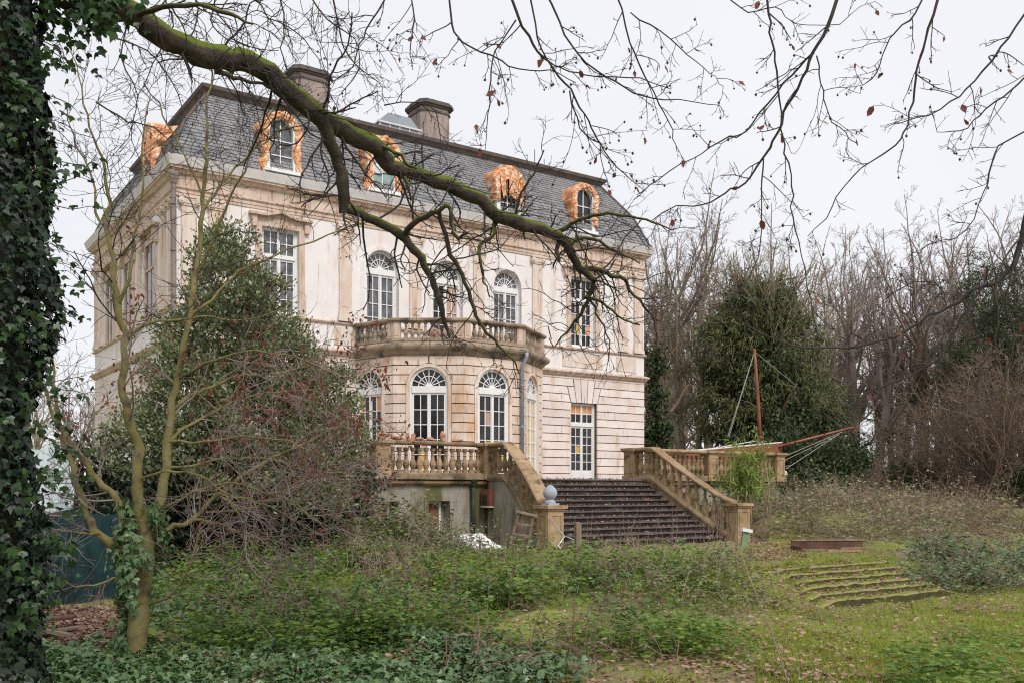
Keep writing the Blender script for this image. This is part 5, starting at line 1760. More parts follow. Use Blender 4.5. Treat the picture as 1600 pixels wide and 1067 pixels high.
ORD = ("first second third fourth fifth sixth seventh eighth ninth tenth eleventh twelfth thirteenth fourteenth fifteenth sixteenth seventeenth eighteenth nineteenth twentieth").split()
VAR = []
for i, (sd, h, sp, stn, mm) in enumerate(((1, 17, .85, 1, "bark_wood_a"), (2, 16, .95, 2, "bark_wood_b"), (3, 18, .8, 1, "bark_wood_a"), (4, 15, 1.0, 3, "bark_wood_b"), (5, 17, .9, 2, "bark_wood_c"))):
    a_, b_ = bare_tree_mesh(sd, h, sp, stn)
    VAR.append((big_mesh("trunk", a_[0], a_[1], mm, True), big_mesh("crown", b_[0], b_[1], mm), h))
rg = np.random.default_rng(66)
SPOTS = [(1022, 47, 0, 1.0), (1052, 58, 1, 1.1), (1078, 44, 3, .95), (1110, 60, 2, 1.15), (1135, 52, 1, 1.05), (1172, 64, 0, 1.2), (1208, 56, 3, 1.15), (1240, 62, 4, 1.15), (1268, 54, 1, 1.05), (1300, 66, 2, 1.2),
         (1338, 56, 0, 1.08), (1372, 52, 2, 1.0), (1408, 64, 4, 1.15), (1440, 52, 0, 1.0), (1468, 60, 1, 1.1), (1502, 55, 2, 1.05), (1538, 62, 3, 1.2), (1572, 52, 4, 1.0), (1606, 58, 0, 1.1), (1640, 54, 2, 1.1)]
for i, (px, Y, v, sc) in enumerate(SPOTS):
    x = (px - CX) / FPX * Y
    t = thing("woodland_tree", f"tall bare woodland tree, {ORD[i]} in the row counted from the mansion", "tree", (x, Y, float(gz(x, Y)) - .1), rg.uniform(0, 6.28), "bare woodland trees")
    sc *= rg.uniform(.86, .98)
    t.scale = (sc, sc, sc)
    obj("trunk", VAR[v][0], t)
    obj("crown", VAR[v][1], t)
# second, deeper rank that reads as one grey-violet mass
for i in range(15):
    px = 985 + i * 48 + rg.uniform(-16, 16)
    Y = rg.uniform(75, 100)
    v = int(rg.integers(0, 5))
    x = (px - CX) / FPX * Y
    t = thing("woodland_tree", "bare tree in the deeper rank of the woodland behind the first row", "tree", (x, Y, .2), rg.uniform(0, 6.28), "bare trees of the deeper rank")
    s_ = rg.uniform(1.1, 1.35)
    t.scale = (s_, s_, s_)
    obj("trunk", VAR[v][0], t)
    obj("crown", VAR[v][1], t)
# a few behind the house on the left
for i, (px, Y, v) in enumerate(((60, 60, 1), (118, 66, 4), (165, 58, 3))):
    x = (px - CX) / FPX * Y
    t = thing("woodland_tree", f"bare tree far behind the left flank of the mansion, {ORD[i]} from the ivy trunk", "tree", (x, Y, .2), i * 2.0, "bare trees behind the left flank")
    t.scale = (.62, .62, .62)
    obj("trunk", VAR[v][0], t)
    obj("crown", VAR[v][1], t)

# ivy-laden evergreen in the middle of the woodland edge
rg = np.random.default_rng(77)


def blobs_px(rows):
    return [(W(px, py, Y)[0], Y, W(px, py, Y)[2], rx, ry, rz) for px, py, Y, rx, ry, rz in rows]


Y0 = 43.0
ex = W(1195, 700, Y0)[0]
evergreen("big dark evergreen hung with ivy standing behind the boat mast", "tree", "evergreen_tree",
          blobs_px([(1185, 490, Y0, 1.3, 1.3, 1.2), (1145, 530, Y0, 1.2, 1.2, 1.0), (1225, 525, Y0 + .3, 1.0, 1.2, .9), (1140, 585, Y0 - .3, 1.1, 1.2, 1.0), (1195, 585, Y0 - .5, 1.3, 1.3, 1.2), (1245, 600, Y0, 1.0, 1.2, .8), (1150, 650, Y0 - .4, 1.3, 1.2, 1.3), (1215, 660, Y0 - .6, 1.5, 1.4, 1.2), (1262, 670, Y0, 1.0, 1.1, 1.0), (1200, 710, Y0 - .5, 1.5, 1.2, .9), (1165, 455, Y0 + .2, .7, .8, .5), (1118, 565, Y0, .5, .7, .7)]),
          (ex, Y0, float(gz(ex, Y0))), 25000, .20, "leaf_yewish", [[(ex, Y0, 0, .45), (ex + .1, Y0, 3, .38), (ex, Y0, 7, .28), (ex + .2, Y0, 10.5, .1)]], shape="quad", inner=.55, up=-.4, clump=110, spread=.27)
o_ = [o for o in bpy.data.objects if o.name.startswith("evergreen_tree")][0]
# drooping paler sprays over its face
ns_ = 1250
bl_ = np.array(blobs_px([(1185, 490, Y0, 1.4, 1.4, 1.3), (1145, 540, Y0, 1.4, 1.4, 1.3), (1228, 535, Y0, 1.2, 1.3, 1.2), (1195, 600, Y0, 1.7, 1.6, 1.4), (1250, 630, Y0, 1.5, 1.4, 1.3), (1148, 640, Y0, 1.4, 1.4, 1.3), (1215, 680, Y0, 1.3, 1.3, 1.0)]))
pk_ = rg.integers(0, len(bl_), ns_)
dd_ = unit(rg.normal(size=(ns_, 3)) + np.array([0, -.5, .1]))
s0 = np.zeros((ns_, 2, 4))
s0[:, 0, :3] = bl_[pk_, :3] + dd_ * bl_[pk_, 3:6] * .85
s0[:, 1, :3] = s0[:, 0, :3] + dd_ * .2
s0[:, :, 3] = .02
sp_ = grow(s0, 1, rg, .5, 1, (.7, 1.6), ang=(5, 40), up=-.12, wig=.12, k=8, rf=.8, rmin=.012)
child(add_big("spray_stems", tubes([sp_], 3), "bark_wood_b", o_, kind="stuff"))
ii_ = np.repeat(np.arange(ns_), 20)
Cs_ = sp_[ii_, rg.integers(1, 8, len(ii_)), :3] + rg.normal(0, .09, (len(ii_), 3))
child(add_big("sprays", leaves(Cs_, unit(rg.normal(0, .5, Cs_.shape) + np.array([0, 0, -.7])), unit(rg.normal(0, .6, Cs_.shape) + np.array([0, -.5, .6])), rg.uniform(.16, .3, len(ii_)), "thin", 1.5), "leaf_spray", o_, kind="stuff"))
# its soft halo of fine twigs
hs = np.zeros((120, 2, 4))
ang_ = rg.uniform(0, 6.28, 120)
hs[:, 0, :3] = np.stack([ex + 2.2 * np.cos(ang_) * rg.random(120), Y0 + 1.5 * np.sin(ang_) * rg.random(120), rg.uniform(7.5, 10.6, 120)], -1)
hs[:, 1, :3] = hs[:, 0, :3] + np.array([0, 0, .4]) + np.stack([np.cos(ang_) * .25, np.sin(ang_) * .25, np.zeros(120)], -1)
hs[:, :, 3] = .03
h1 = grow(hs, 2, rg, 0, 1, (1.4, 2.8), ang=(5, 35), up=.08, wig=.1, k=7, rf=.8, rmin=.014)
h2 = grow(h1, 7, rg, .2, 1, (.4, 1.0), ang=(15, 45), up=.08, wig=.12, k=4, rf=.8, rmin=.012)
child(add_big("twigs", tubes([h1, h2], 3), "bark_wood_b", o_, kind="stuff"))

evergreen("dark conifer behind the bough at the right edge of the woodland", "tree", "evergreen_tree",
          blobs_px([(1535, 470, 47, 1.3, 1.3, 1.3), (1580, 520, 47, 1.7, 1.5, 1.5), (1530, 560, 47, 1.7, 1.4, 1.2), (1600, 600, 47, 1.6, 1.4, 1.2), (1500, 620, 47, 1.2, 1.0, 1.0), (1470, 660, 47, .9, .9, .8), (1590, 670, 46, 1.4, 1.0, 1.0), (1580, 440, 47, .9, .9, .9), (1530, 420, 47, .4, .4, 1.2)]),
          (W(1555, 700, 47)[0], 47, .3), 17000, .26, "leaf_conifer", [[(W(1555, 0, 47)[0], 47, 0, .35), (W(1555, 0, 47)[0], 47, 5, .28), (W(1555, 0, 47)[0], 47, 12, .06)]], shape="thin", inner=.45, up=-.2, clump=50, spread=.34)
evergreen("ivy-wrapped stem in the woodland beside the mansion's right wall", "tree", "evergreen_tree",
          blobs_px([(1030, 600, 41, .28, .28, 1.3), (1030, 660, 41, .42, .4, 1.3), (1026, 560, 41, .25, .25, 1.0), (1020, 690, 41, .6, .5, .6)]),
          (W(1030, 700, 41)[0], 41, .3), 4200, .17, "leaf_conifer", [[(W(1030, 0, 41)[0], 41, 0, .22), (W(1032, 0, 41)[0], 41, 5, .18), (W(1026, 0, 41)[0], 41, 9.5, .06)]], inner=.4, up=-.2, clump=40, spread=.16, shape="quad")
evergreen("ivy clump on the woodland trunk left of the dark conifer", "tree", "evergreen_tree",
          blobs_px([(1438, 615, 50, 1.0, .9, .8), (1432, 590, 50, .6, .6, .6), (1312, 640, 50, .9, .8, 1.0), (1385, 690, 50, .8, .8, .9)]),
          (W(1438, 700, 50)[0], 50, .3), 4200, .2, "leaf_yewish", [[(W(1438, 0, 50)[0], 50, 0, .4), (W(1440, 0, 50)[0], 50, 6, .3), (W(1436, 0, 50)[0], 50, 10, .1)]], inner=.3, up=-.3, clump=50, spread=.3, shape="thin")
for lab, rows, nn, ls, mm in (
        ("black-green yew thicket beyond the right end of the terrace", [(1245, 725, 38, 1.2, 1.0, .9), (1290, 730, 38, 1.3, 1.0, 1.0), (1330, 725, 39, 1.0, 1.0, 1.1), (1265, 760, 37, 1.6, 1.0, .6), (1225, 700, 39, .9, .9, 1.0)], 13000, .15, "leaf_conifer"),
        ("dark holly bush under the bare trees right of the yew thicket", [(1425, 745, 40, .9, .8, .7), (1450, 765, 39, .8, .8, .5)], 3200, .13, "leaf_conifer"),
        ("dark laurel bush at the foot of the wood near the right edge", [(1590, 765, 35, .9, .8, .5), (1620, 745, 35, .8, .8, .7)], 3200, .13, "leaf_conifer")):
    cx0 = W(rows[0][0], 0, rows[0][2])[0]
    evergreen(lab, "bush", "evergreen_bush", blobs_px(rows), (cx0, rows[0][2], float(gz(cx0, rows[0][2]))), nn, ls, mm, [[(cx0 + q, rows[0][2], .2, .05), (cx0 + q * 1.3, rows[0][2], 1.2, .04), (cx0 + q * 1.5, rows[0][2], 2.2, .02)] for q in (-.5, .1, .6)], shape="quad", inner=.2, clump=50, spread=.25)

# rust-brown bare thickets along the wood's edge
TH = []
for sd in (31, 32, 33):
    rg_ = np.random.default_rng(sd)
    S = np.zeros((34, 2, 4))
    S[:, 0, :2] = rg_.normal(0, .7, (34, 2))
    S[:, 1, :3] = S[:, 0, :3] + np.stack([rg_.normal(0, .25, 34), rg_.normal(0, .25, 34), np.full(34, .5)], -1)
    S[:, :, 3] = .035
    a1 = grow(S, 1, rg_, .9, 1, (3.5, 6.2), ang=(5, 30), up=.03, wig=.10, k=10, rf=.9, rmin=.02, tip=.3, taper_len=False)
    a2 = grow(a1, 9, rg_, .15, 1, (.8, 2.0), ang=(25, 60), up=.04, wig=.14, k=7, rf=.5, rmin=.012)
    a3 = grow(a2, 6, rg_, .15, 1, (.3, .9), ang=(25, 60), up=.0, wig=.15, k=4, rf=.7, rmin=.010)
    TH.append(big_mesh("stems", *tubes([a1, a2, a3], [5, 3, 3]), "bark_wood_c"))
rg = np.random.default_rng(78)
for i, (px, Y, sc) in enumerate(((1395, 44, .5), (1440, 41, .55), (1485, 39, .7), (1530, 37, .95), (1575, 36, 1.0), (1620, 36, 1.1), (1352, 46, .55), (1040, 43, .55), (1075, 42, .55), (1008, 45, .6), (1300, 47, .5))):
    x = (px - CX) / FPX * Y
    o = obj("thicket", TH[i % 3], None, (x, Y, float(gz(x, Y)) - .05), rg.uniform(0, 6.28))
    o.scale = (sc, sc, sc)
    tag(o,         (f"rust-brown leafless thicket at the wood's edge, {ORD[{1300: 0, 1352: 1, 1395: 2, 1440: 3, 1485: 4, 1530: 5, 1575: 6, 1620: 7}[px]]} rightwards from the boat" if px > 1250 else
         f"rust-brown leafless thicket, {ORD[{1008: 0, 1040: 1, 1075: 2}[px]]} rightwards from the mansion's right wall"), "thicket",
        "thickets right of the boat" if px > 1250 else "thickets beside the right wall")

# low growth between the trunks, deep in the wood
for i in range(24):
    px = 1000 + i * 27 + rg.uniform(-8, 8)
    Y = rg.uniform(56, 68)
    x = (px - CX) / FPX * Y
    o = obj("undergrowth_thicket", TH[i % 3], None, (x, Y, .2), rg.uniform(0, 6.28))
    s_ = rg.uniform(.5, .75)
    o.scale = (s_ * 1.5, s_ * 1.3, s_)
    tag(o, "low brown undergrowth thicket between the trunks deep in the wood", "thicket", "undergrowth deep in the wood")
# ------------------------------------------------------------------ ground cover
rg = np.random.default_rng(88)


def gpts(n, x0, x1, y0, y1, r=None):
    r = r or rg
    px, py = r.uniform(x0, x1, n), r.uniform(y0, y1, n)
    Y = np.full(n, 12.0)
    for _ in range(12):
        X = (px - CX) / FPX * Y
        Y = .5 * Y + .5 * np.clip((EYE - gz(X, Y)) * FPX / (py - HY), 3, 60)
    X = (px - CX) / FPX * Y
    return np.stack([X, Y, gz(X, Y)], -1), px, py


def patch(P, s, o=0.0):
    return .5 + .25 * (np.sin(P[:, 0] * s + 1.7 * np.sin(P[:, 1] * s * .7 + o) + o) + np.sin(P[:, 1] * s * 1.3 + 1.3 * np.sin(P[:, 0] * s * .9 + 2 * o)))


def free(P):
    """not inside the terrace, stairs or house"""
    xh, yh = W2H(P[:, 0], P[:, 1])
    return ~((np.abs(xh) < 9.1) & (yh > -6.45)) & ~((np.abs(xh) < 3.4) & (yh > -10.1))


def upn(n, s=.35):
    return unit(rg.normal(0, s, (n, 3)) + np.array([0, 0, 1]))


def flat(n, z=0.0):
    a = rg.uniform(0, 6.28, n)
    return np.stack([np.cos(a), np.sin(a), np.full(n, z)], -1)


def stuff(o, label, cat):
    o["kind"] = "stuff"
    o["label"] = label
    o["category"] = cat
    return o


def hpts(n, x0, x1, p0, p1):
    x, p = rg.uniform(x0, x1, n), rg.uniform(p0, p1, n)
    X = HO.x + x * HC + p * HS
    Y = HO.y + x * HS - p * HC
    return np.stack([X, Y, gz(X, Y)], -1)


# ivy carpet
P1, px, py = gpts(40000, -80, 1150, 925, 1140)
m1 = (patch(P1, 1.1, .4) + .35 * (py > 985) + .25 * (px < 700) - .012 * np.maximum(0, px - 640) * .22 + rg.normal(0, .10, len(P1)) > .56) & ~((px < 190) & (py < 1005))
P2, px2, py2 = gpts(16000, 120, 980, 862, 935)
m2 = (patch(P2, 1.3, 2.0) > .55) | (px2 < 420)
m2 &= free(P2)
P = np.concatenate([P1[m1], P2[m2]])
P[:, 2] += rg.uniform(.0, .2, len(P)) * patch(P, 3.0, 1.0)
stuff(add_big("ivy_ground_cover", leaves(P, flat(len(P), -.15), unit(upn(len(P), .55)), rg.uniform(.03, .095, len(P)), "ivy"), "leaf_ground_ivy"),
      "dark glossy ivy carpeting the ground in the foreground", "ivy")


def clumps(C, per, spread, hmax, r=None):
    n = len(C)
    idx = np.repeat(np.arange(n), per)
    k = len(idx)
    q = rg.normal(0, 1, (k, 2)) * spread
    h = rg.random(k) ** .8 * hmax * np.exp(-(q ** 2).sum(1) / (2.5 * spread * spread))
    P_ = C[idx].copy()
    P_[:, :2] += q
    P_[:, 2] = gz(P_[:, 0], P_[:, 1]) + h + .02
    return P_


# bright herbs and nettles
Ch, px, py = gpts(760, 230, 1150, 868, 1030)
ok = free(Ch) & (patch(Ch, 1.5, 3.1) + rg.normal(0, .08, len(Ch)) > .52)
P = clumps(Ch[ok], 50, .18, .48)
Ch2, _, _ = gpts(60, 1400, 1660, 1010, 1110)
P = np.concatenate([P, clumps(Ch2, 40, .14, .30)])
stuff(add_big("wild_herbs", leaves(P, flat(len(P), .1), upn(len(P), .45), rg.uniform(.045, .10, len(P)), "oval"), "leaf_herb"), "bright green nettles and herbs sprouting between the ivy and the staircase", "herbs")


Ch3 = np.concatenate([hpts(170, -11.5, -6.6, 9.5, 13.0), hpts(170, -11.5, -4.0, 12.6, 16.0)])
Ch3 = Ch3[(patch(Ch3, 1.6, 6.0) + rg.normal(0, .1, len(Ch3))) > .47]
P3 = clumps(Ch3, 62, .22, .55)
stuff(add_big("nettles", leaves(P3, flat(len(P3), .1), upn(len(P3), .45), rg.uniform(.05, .12, len(P3)), "oval"), "leaf_herb"), "fresh green nettle slope below the bramble heap", "nettles")


# brambles: arching stems with leaves
def brambles(C, nst, hmax, lper, label, name, lsize, lm, smm, spread=.25, length=(.6, 1.5)):
    n = len(C)
    S = np.zeros((n * nst, 2, 4))
    b = np.repeat(C, nst, 0)
    b[:, :2] += rg.normal(0, spread, (len(b), 2))
    b[:, 2] = gz(b[:, 0], b[:, 1]) - .02
    S[:, 0, :3] = b
    S[:, 1, :3] = b + np.concatenate([rg.normal(0, .06, (len(b), 2)), np.full((len(b), 1), .12)], 1)
    S[:, :, 3] = .006
    a1 = grow(S, 1, rg, .8, 1, (length[0] * hmax, length[1] * hmax), ang=(5, 40), up=-.13, wig=.12, k=9, rf=.9, rmin=.0045, taper_len=False)
    zf = gz(a1[..., 0], a1[..., 1]) + .01
    a1[..., 2] = np.maximum(a1[..., 2], zf)
    fz = np.repeat(np.clip(rg.normal(.95, .4, n) + .5 * (patch(C, 1.1, 4.0) - .5), .3, 1.9), nst)[:, None]
    a1[..., 2] = zf + (a1[..., 2] - zf) * fz
    a2 = grow(a1, 3, rg, .3, 1, (.12 * hmax, .4 * hmax), ang=(30, 70), up=.0, wig=.15, k=4, rf=.8, rmin=.0035)
    root = bpy.data.objects.new(name, None)
    COL.objects.link(root)
    root.location = tuple(C.mean(0))
    stuff(root, label, "brambles")
    child(add_big("stems", tubes([a1, a2], [4, 3]), smm, root))
    sel = rg.integers(0, len(a1), lper * n)
    kk = rg.integers(2, 9, lper * n)
    L = a1[sel, kk, :3] + rg.normal(0, .06 * hmax + .02, (lper * n, 3))
    L[:, 2] = np.maximum(L[:, 2], gz(L[:, 0], L[:, 1]) + .02)
    child(add_big("leaves", leaves(L, flat(len(L), -.2), upn(len(L), .55), rg.uniform(lsize * .6, lsize * 1.3, len(L)), "oval"), lm, root))
    return root




brambles(hpts(330, 3.9, 13.5, 6.7, 13.2), 6, 1.0, 46, "tan and grey-green bramble bank right of the staircase behind the timber box", "bramble_bank", .11, "leaf_bramble", "bramble_stem", .3, (.5, 1.1))
brambles(hpts(130, 8.0, 22.0, 4.0, 12.5), 7, 1.1, 10, "reddish bramble canes along the foot of the wood", "red_brambles", .08, "leaf_bramble", "bramble_red", .35, (.6, 1.3))
C_, _, _ = gpts(130, 1440, 1720, 858, 925)
brambles(C_, 6, .58, 60, "dark green bramble mound beside the garden steps on the far right", "bramble_mound", .09, "leaf_ground_ivy", "bramble_stem", .22, (.5, 1.1))
C_, _, _ = gpts(110, 1000, 1190, 876, 960)
brambles(C_[::2], 4, .42, 44, "tangled bramble patch between the wooden post and the garden steps", "bramble_patch", .08, "leaf_heap", "bramble_stem", .2, (.5, 1.1))
brambles(np.concatenate([hpts(110, -9.6, -6.2, 7.2, 10.8), hpts(16, -6.3, -4.7, 7.0, 8.0)]), 6, .9, 95, "leafy bramble heap against the stained terrace wall", "bramble_heap", .10, "leaf_heap", "bramble_stem", .28, (.5, 1.0))
brambles(hpts(60, -9.5, -5.0, 9.0, 12.0), 6, .75, 70, "low bramble and ivy tangle below the evergreen shrub", "bramble_tangle", .08, "leaf_shrub", "bramble_red", .28, (.5, 1.1))
C_, _, _ = gpts(190, 560, 1010, 864, 920)
_px, _ = to_px(C_)
C_ = C_[free(C_) & ~((_px > 660) & (_px < 940) & (C_[:, 1] > 16.0))]
brambles(C_, 8, .42, 14, "dry straw-coloured bramble canes in front of the white sheet", "dry_brambles", .06, "leaf_bramble", "bramble_stem", .24, (.6, 1.3))
C_, _, _ = gpts(110, 250, 1050, 890, 1060)
brambles(C_[patch(C_, 1.3, 8.0) > .45], 7, .42, 12, "rusty dead canes tangled through the ivy carpet", "dead_canes", .055, "leaf_bramble", "bramble_red", .26, (.5, 1.3))


C_, _, _ = gpts(70, 330, 1010, 885, 985)
_px, _ = to_px(C_)
C_ = C_[free(C_) & ~((_px > 680) & (_px < 940) & (C_[:, 1] > 15.0))]
brambles(C_[::2], 6, .65, 110, "taller dark green bramble clumps rising from the ivy carpet", "bramble_clumps", .085, "leaf_clump", "bramble_red", .16, (.4, .9))
C_, _, _ = gpts(36, 420, 1010, 880, 960)
_px, _ = to_px(C_)
C_ = C_[free(C_) & ~((_px > 680) & (_px < 940) & (C_[:, 1] > 15.0))]
brambles(C_[::2], 5, .65, 80, "bright leafy bramble shoots in front of the terrace", "bramble_shoots", .10, "leaf_herb", "bramble_stem", .16, (.4, 1.0))


# grass
def grass(P, h, w, label, m, name, lean=.5):
    n = len(P)
    D = unit(rg.normal(0, lean, (n, 3)) * np.array([1, 1, .2]) + np.array([0, 0, 1]))
    N = flat(n)
    size = rg.uniform(h * .5, h * 1.3, n)
    V, Q = leaves(P, D, N, size, "blade", w / h)
    return stuff(add_big(name, (V, Q), m), label, "grass")


G1, px, py = gpts(120000, 1000, 1680, 886, 1130)
k = patch(G1, 1.0, 5.0) + .35 * (py > 955) * (px > 1180) + .2 * (px > 1350) - .05
ok = rg.random(len(G1)) < np.clip(k, 0, 1)
G2, px, py = gpts(9000, 1165, 1400, 852, 893)
ok2 = rg.random(len(G2)) < .4 + .6 * (px > 1230)
grass(np.concatenate([G1[ok], G2[ok2 & free(G2)]]), .075, .007, "yellow-green rough lawn around the garden steps", "grass_blade", "lawn_grass", .6)
G3, px, py = gpts(5000, 560, 1170, 852, 900)
G3 = G3[free(G3) & ~((px > 670) & (px < 850) & (py < 868))]
grass(G3, .20, .008, "pale dry grass in front of the staircase", "straw", "dry_grass", .5)
G4, px, py = gpts(22000, 520, 1170, 862, 925)
grass(G4[free(G4)], .16, .009, "fresh green grass tufts in front of the staircase", "grass_blade", "grass_tufts", .5)
# moss and short grass between the ivy
G5, px, py = gpts(11000, 60, 1000, 862, 1090)
grass(G5[patch(G5, 1.4, 7) > .5], .07, .008, "short grass showing through the ivy on the left", "grass_blade", "ivy_grass", .7)

# fallen leaves
D1, px, py = gpts(34000, -60, 1680, 862, 1120)
w_ = .14 + .5 * ((px > 880) & (px < 1330)) * patch(D1, 1.0, 9) + .35 * ((px > 1180) & (px < 1600) & (py > 890) & (py < 960)) + .8 * ((px < 200) & (py > 950) & (py < 1015)) + .25 * (px > 1000)
ok = (rg.random(len(D1)) < w_) & free(D1)
D1 = D1[ok]
D2, _, _ = gpts(2600, 40, 185, 952, 1010)
D3, _, _ = gpts(2200, 1120, 1260, 838, 876)
D = np.concatenate([D1, D2, D3[free(D3)]])
D[:, 2] += rg.uniform(.005, .05, len(D))
stuff(add_big("fallen_leaves", leaves(D, flat(len(D), .05), upn(len(D), .45), rg.uniform(.04, .08, len(D)), "curl"), "leaf_dead"), "brown fallen leaves strewn over the garden ground", "leaves")
# leaves caught on the steps
n = 2600
kst = rg.integers(0, NST, n)
ys = S0 + (S1 - S0) * kst / (NST - 1)
xs = np.clip(rg.normal(0, 1.0, n) * 1.7 + .2, -1, 1) * 0 + rg.uniform(-1, 1, n) * np.array([stair_half(q) - .2 for q in ys])
yy = ys - .02 + rg.random(n) ** 1.6 * .20
L = np.stack([HO.x + xs * HC - yy * HS, HO.y + xs * HS + yy * HC, TZ - kst * RIS + rg.uniform(.004, .03, n)], -1)
stuff(add_big("leaf_litter", leaves(L, flat(n, .05), upn(n, .6), rg.uniform(.03, .065, n), "curl"), "leaf_dead"), "pale leaf litter caught on the treads of the staircase", "leaves")
# weeds standing in front of the bottom steps
wp = hpts(60, -2.6, 3.0, 9.75, 10.3)
S = np.zeros((60, 2, 4))
S[:, 0, :3] = wp
S[:, 1, :3] = wp + np.array([0, 0, .1])
S[:, :, 3] = .004
w1 = grow(S, 1, rg, 0, 1, (.3, .95), ang=(0, 14), up=.02, wig=.07, k=7, rf=1, rmin=.0035, taper_len=False)
w2 = grow(w1, 3, rg, .4, 1, (.08, .2), ang=(25, 55), wig=.1, k=4, rf=.8, rmin=.003)
stuff(add_big("dry_weeds", tubes([w1, w2], 3), "bramble_stem"), "dry upright weed stalks in front of the bottom steps", "weeds")

# ------------------------------------------------------------------ garden steps in the lawn
gs_ = thing("garden_steps", "six low moss-edged earth steps leading down to the lawn", "steps", H2W(-1.5, -16.9, .05), HR)
LS = []
for k in range(6):
    p = 16.1 + .30 * k
    z = .295 - .078 * k
    xl, xr = -3.0 - .12 * k, .9 - .1 * k
    N = 30
    vs, fs = [], []
    rgk = np.random.default_rng(400 + k)
    for i in range(N + 1):
        x = xl + (xr - xl) * i / N
        wz = rgk.normal(0, .007) - .10 * max(0.0, abs(2 * i / N - 1) - .8) / .2
        wp_ = rgk.normal(0, .014)
        for dy_, dz_ in ((0.03, -.22), (.0, -.022), (.03, .0), (.13, -.004), (.36, -.02)):
            vs.append((x + 1.5, -(p + .02) + wp_ + dy_ + 16.9, z + dz_ + wz - .05))
    for i in range(N):
        for j in range(4):
            a = i * 5 + j
            fs.append((a, a + 5, a + 6, a + 1))
    st_ = put(MB().add(vs, [f for q, f in enumerate(fs) if q % 4]), "step", "moss_step", gs_, True)
    put(MB().add(vs, [f for q, f in enumerate(fs) if q % 4 == 0]), "riser", "step_riser", st_, True)
    nl = 340
    xx, yy_ = rgk.uniform(xl + .2, xr - .2, nl), -(p + .02) + rgk.uniform(.03, .28, nl)
    LS.append(np.stack([HO.x + xx * HC - yy_ * HS, HO.y + xx * HS + yy_ * HC, np.full(nl, z + .004) + rgk.uniform(-.01, .02, nl)], -1))
LS = np.concatenate(LS)
sel = rg.random(len(LS)) < .45
stuff(add_big("step_litter", leaves(LS[sel], flat(sel.sum(), .05), upn(sel.sum(), .5), rg.uniform(.04, .075, sel.sum()), "curl"), "leaf_dead"), "fallen leaves lying on the garden steps", "leaves")
GS = np.repeat(LS[~sel], 3, 0) + rg.normal(0, .05, (3 * (~sel).sum(), 3)) * np.array([1, 1, .02])
grass(GS, .035, .006, "moss and grass growing on the garden steps", "grass_blade", "step_grass", .7)
# ------------------------------------------------------------------ small things
mat("finial_stone", (0.34, 0.36, 0.42), (0.42, 0.44, 0.50), 4.0, 0.8, bump=.2)
mat("old_wood", (0.20, 0.14, 0.10), (0.30, 0.23, 0.17), 5.0, 0.9, stretch=(1, 1, .2), bump=.4)
mat("red_wood", (0.085, 0.042, 0.03), (0.15, 0.075, 0.05), 3.0, 0.8, c3=(0.10, 0.06, 0.045), scale3=5.0, bump=.3)
mat("mast_varnish", (0.22, 0.065, 0.038), (0.29, 0.105, 0.06), 2.0, 0.4)
mat("hull_paint", (0.24, 0.085, 0.045), (0.31, 0.13, 0.075), 2.0, 0.5)
mat("rope", (0.33, 0.31, 0.28), (0.42, 0.40, 0.36), 5.0, 0.9)
mat("terracotta", (0.40, 0.19, 0.12), (0.50, 0.29, 0.20), 5.0, 0.9, c3=(0.22, 0.14, 0.10), scale3=8.0, bump=.4)
mat("white_sheet", (0.68, 0.67, 0.66), (0.76, 0.75, 0.74), 3.0, 0.5, c3=(0.55, 0.30, 0.24), scale3=5.0, lo3=.62, hi3=.72, spec=.4)
mat("chrome_tube", (0.55, 0.55, 0.56), None, rough=.3, metal=.8)
mat("teal_mesh", (0.010, 0.036, 0.042), (0.018, 0.055, 0.062), 3.0, 0.7, c3=(0.008, 0.018, 0.02), scale3=1.2, trans=.1)
mat("pale_sheet", (0.50, 0.60, 0.62), (0.62, 0.70, 0.71), 2.0, 0.5, trans=.2)
mat("green_board", (0.17, 0.24, 0.13), (0.22, 0.30, 0.17), 5.0, 0.8)
mat("plate_tan", (0.28, 0.24, 0.16), (0.34, 0.30, 0.21), 5.0, 0.8)
mat("pink_cloth", (0.60, 0.26, 0.24), (0.68, 0.40, 0.36), 5.0, 0.8)
mat("fuse_red", (0.22, 0.06, 0.05), (0.30, 0.10, 0.08), 5.0, 0.7)
mat("fender", (0.62, 0.50, 0.46), (0.70, 0.60, 0.56), 9.0, 0.6)
rg = np.random.default_rng(99)


def one(mb_, name, m, label, cat, loc, rz=0.0, smooth=False, group=None, rot=None):
    return tag(put(mb_, name, m, None, smooth, loc, rz, rot), label, cat, group)


# pineapple finial on the left newel
fx, fy, _ = H2W(-SX1, NEWY - .1)
fin = thing("finial", "blue-grey stone pineapple finial on top of the left newel pier", "finial", (fx, fy, FOOTZ - .25 + 1.28), HR)
put(MB().box(-.15, .15, -.15, .15, 0, .05).lathe([(.13, .05), (.13, .08), (.09, .12), (.08, .14)], 12), "foot", "finial_stone", fin)
vs, fs = [], []
NA, NZ = 24, 18
for j in range(NZ + 1):
    v = j / NZ
    r = .165 * max(0.0, math.sin(math.pi * (.08 + .92 * v))) ** .55 * (1 - .12 * v) if v < 1 else 0.0
    for i in range(NA):
        a = 2 * math.pi * i / NA
        k = 1 + .07 * abs(math.sin(8 * (a + v * 2.2))) * abs(math.sin(8 * (a - v * 2.2)))
        vs.append((r * k * math.cos(a), r * k * math.sin(a), .13 + .34 * v))
for j in range(NZ):
    for i in range(NA):
        i2 = (i + 1) % NA
        fs.append((j * NA + i, j * NA + i2, (j + 1) * NA + i2, (j + 1) * NA + i))
put(MB().add(vs, fs), "pineapple", "finial_stone", fin, True)

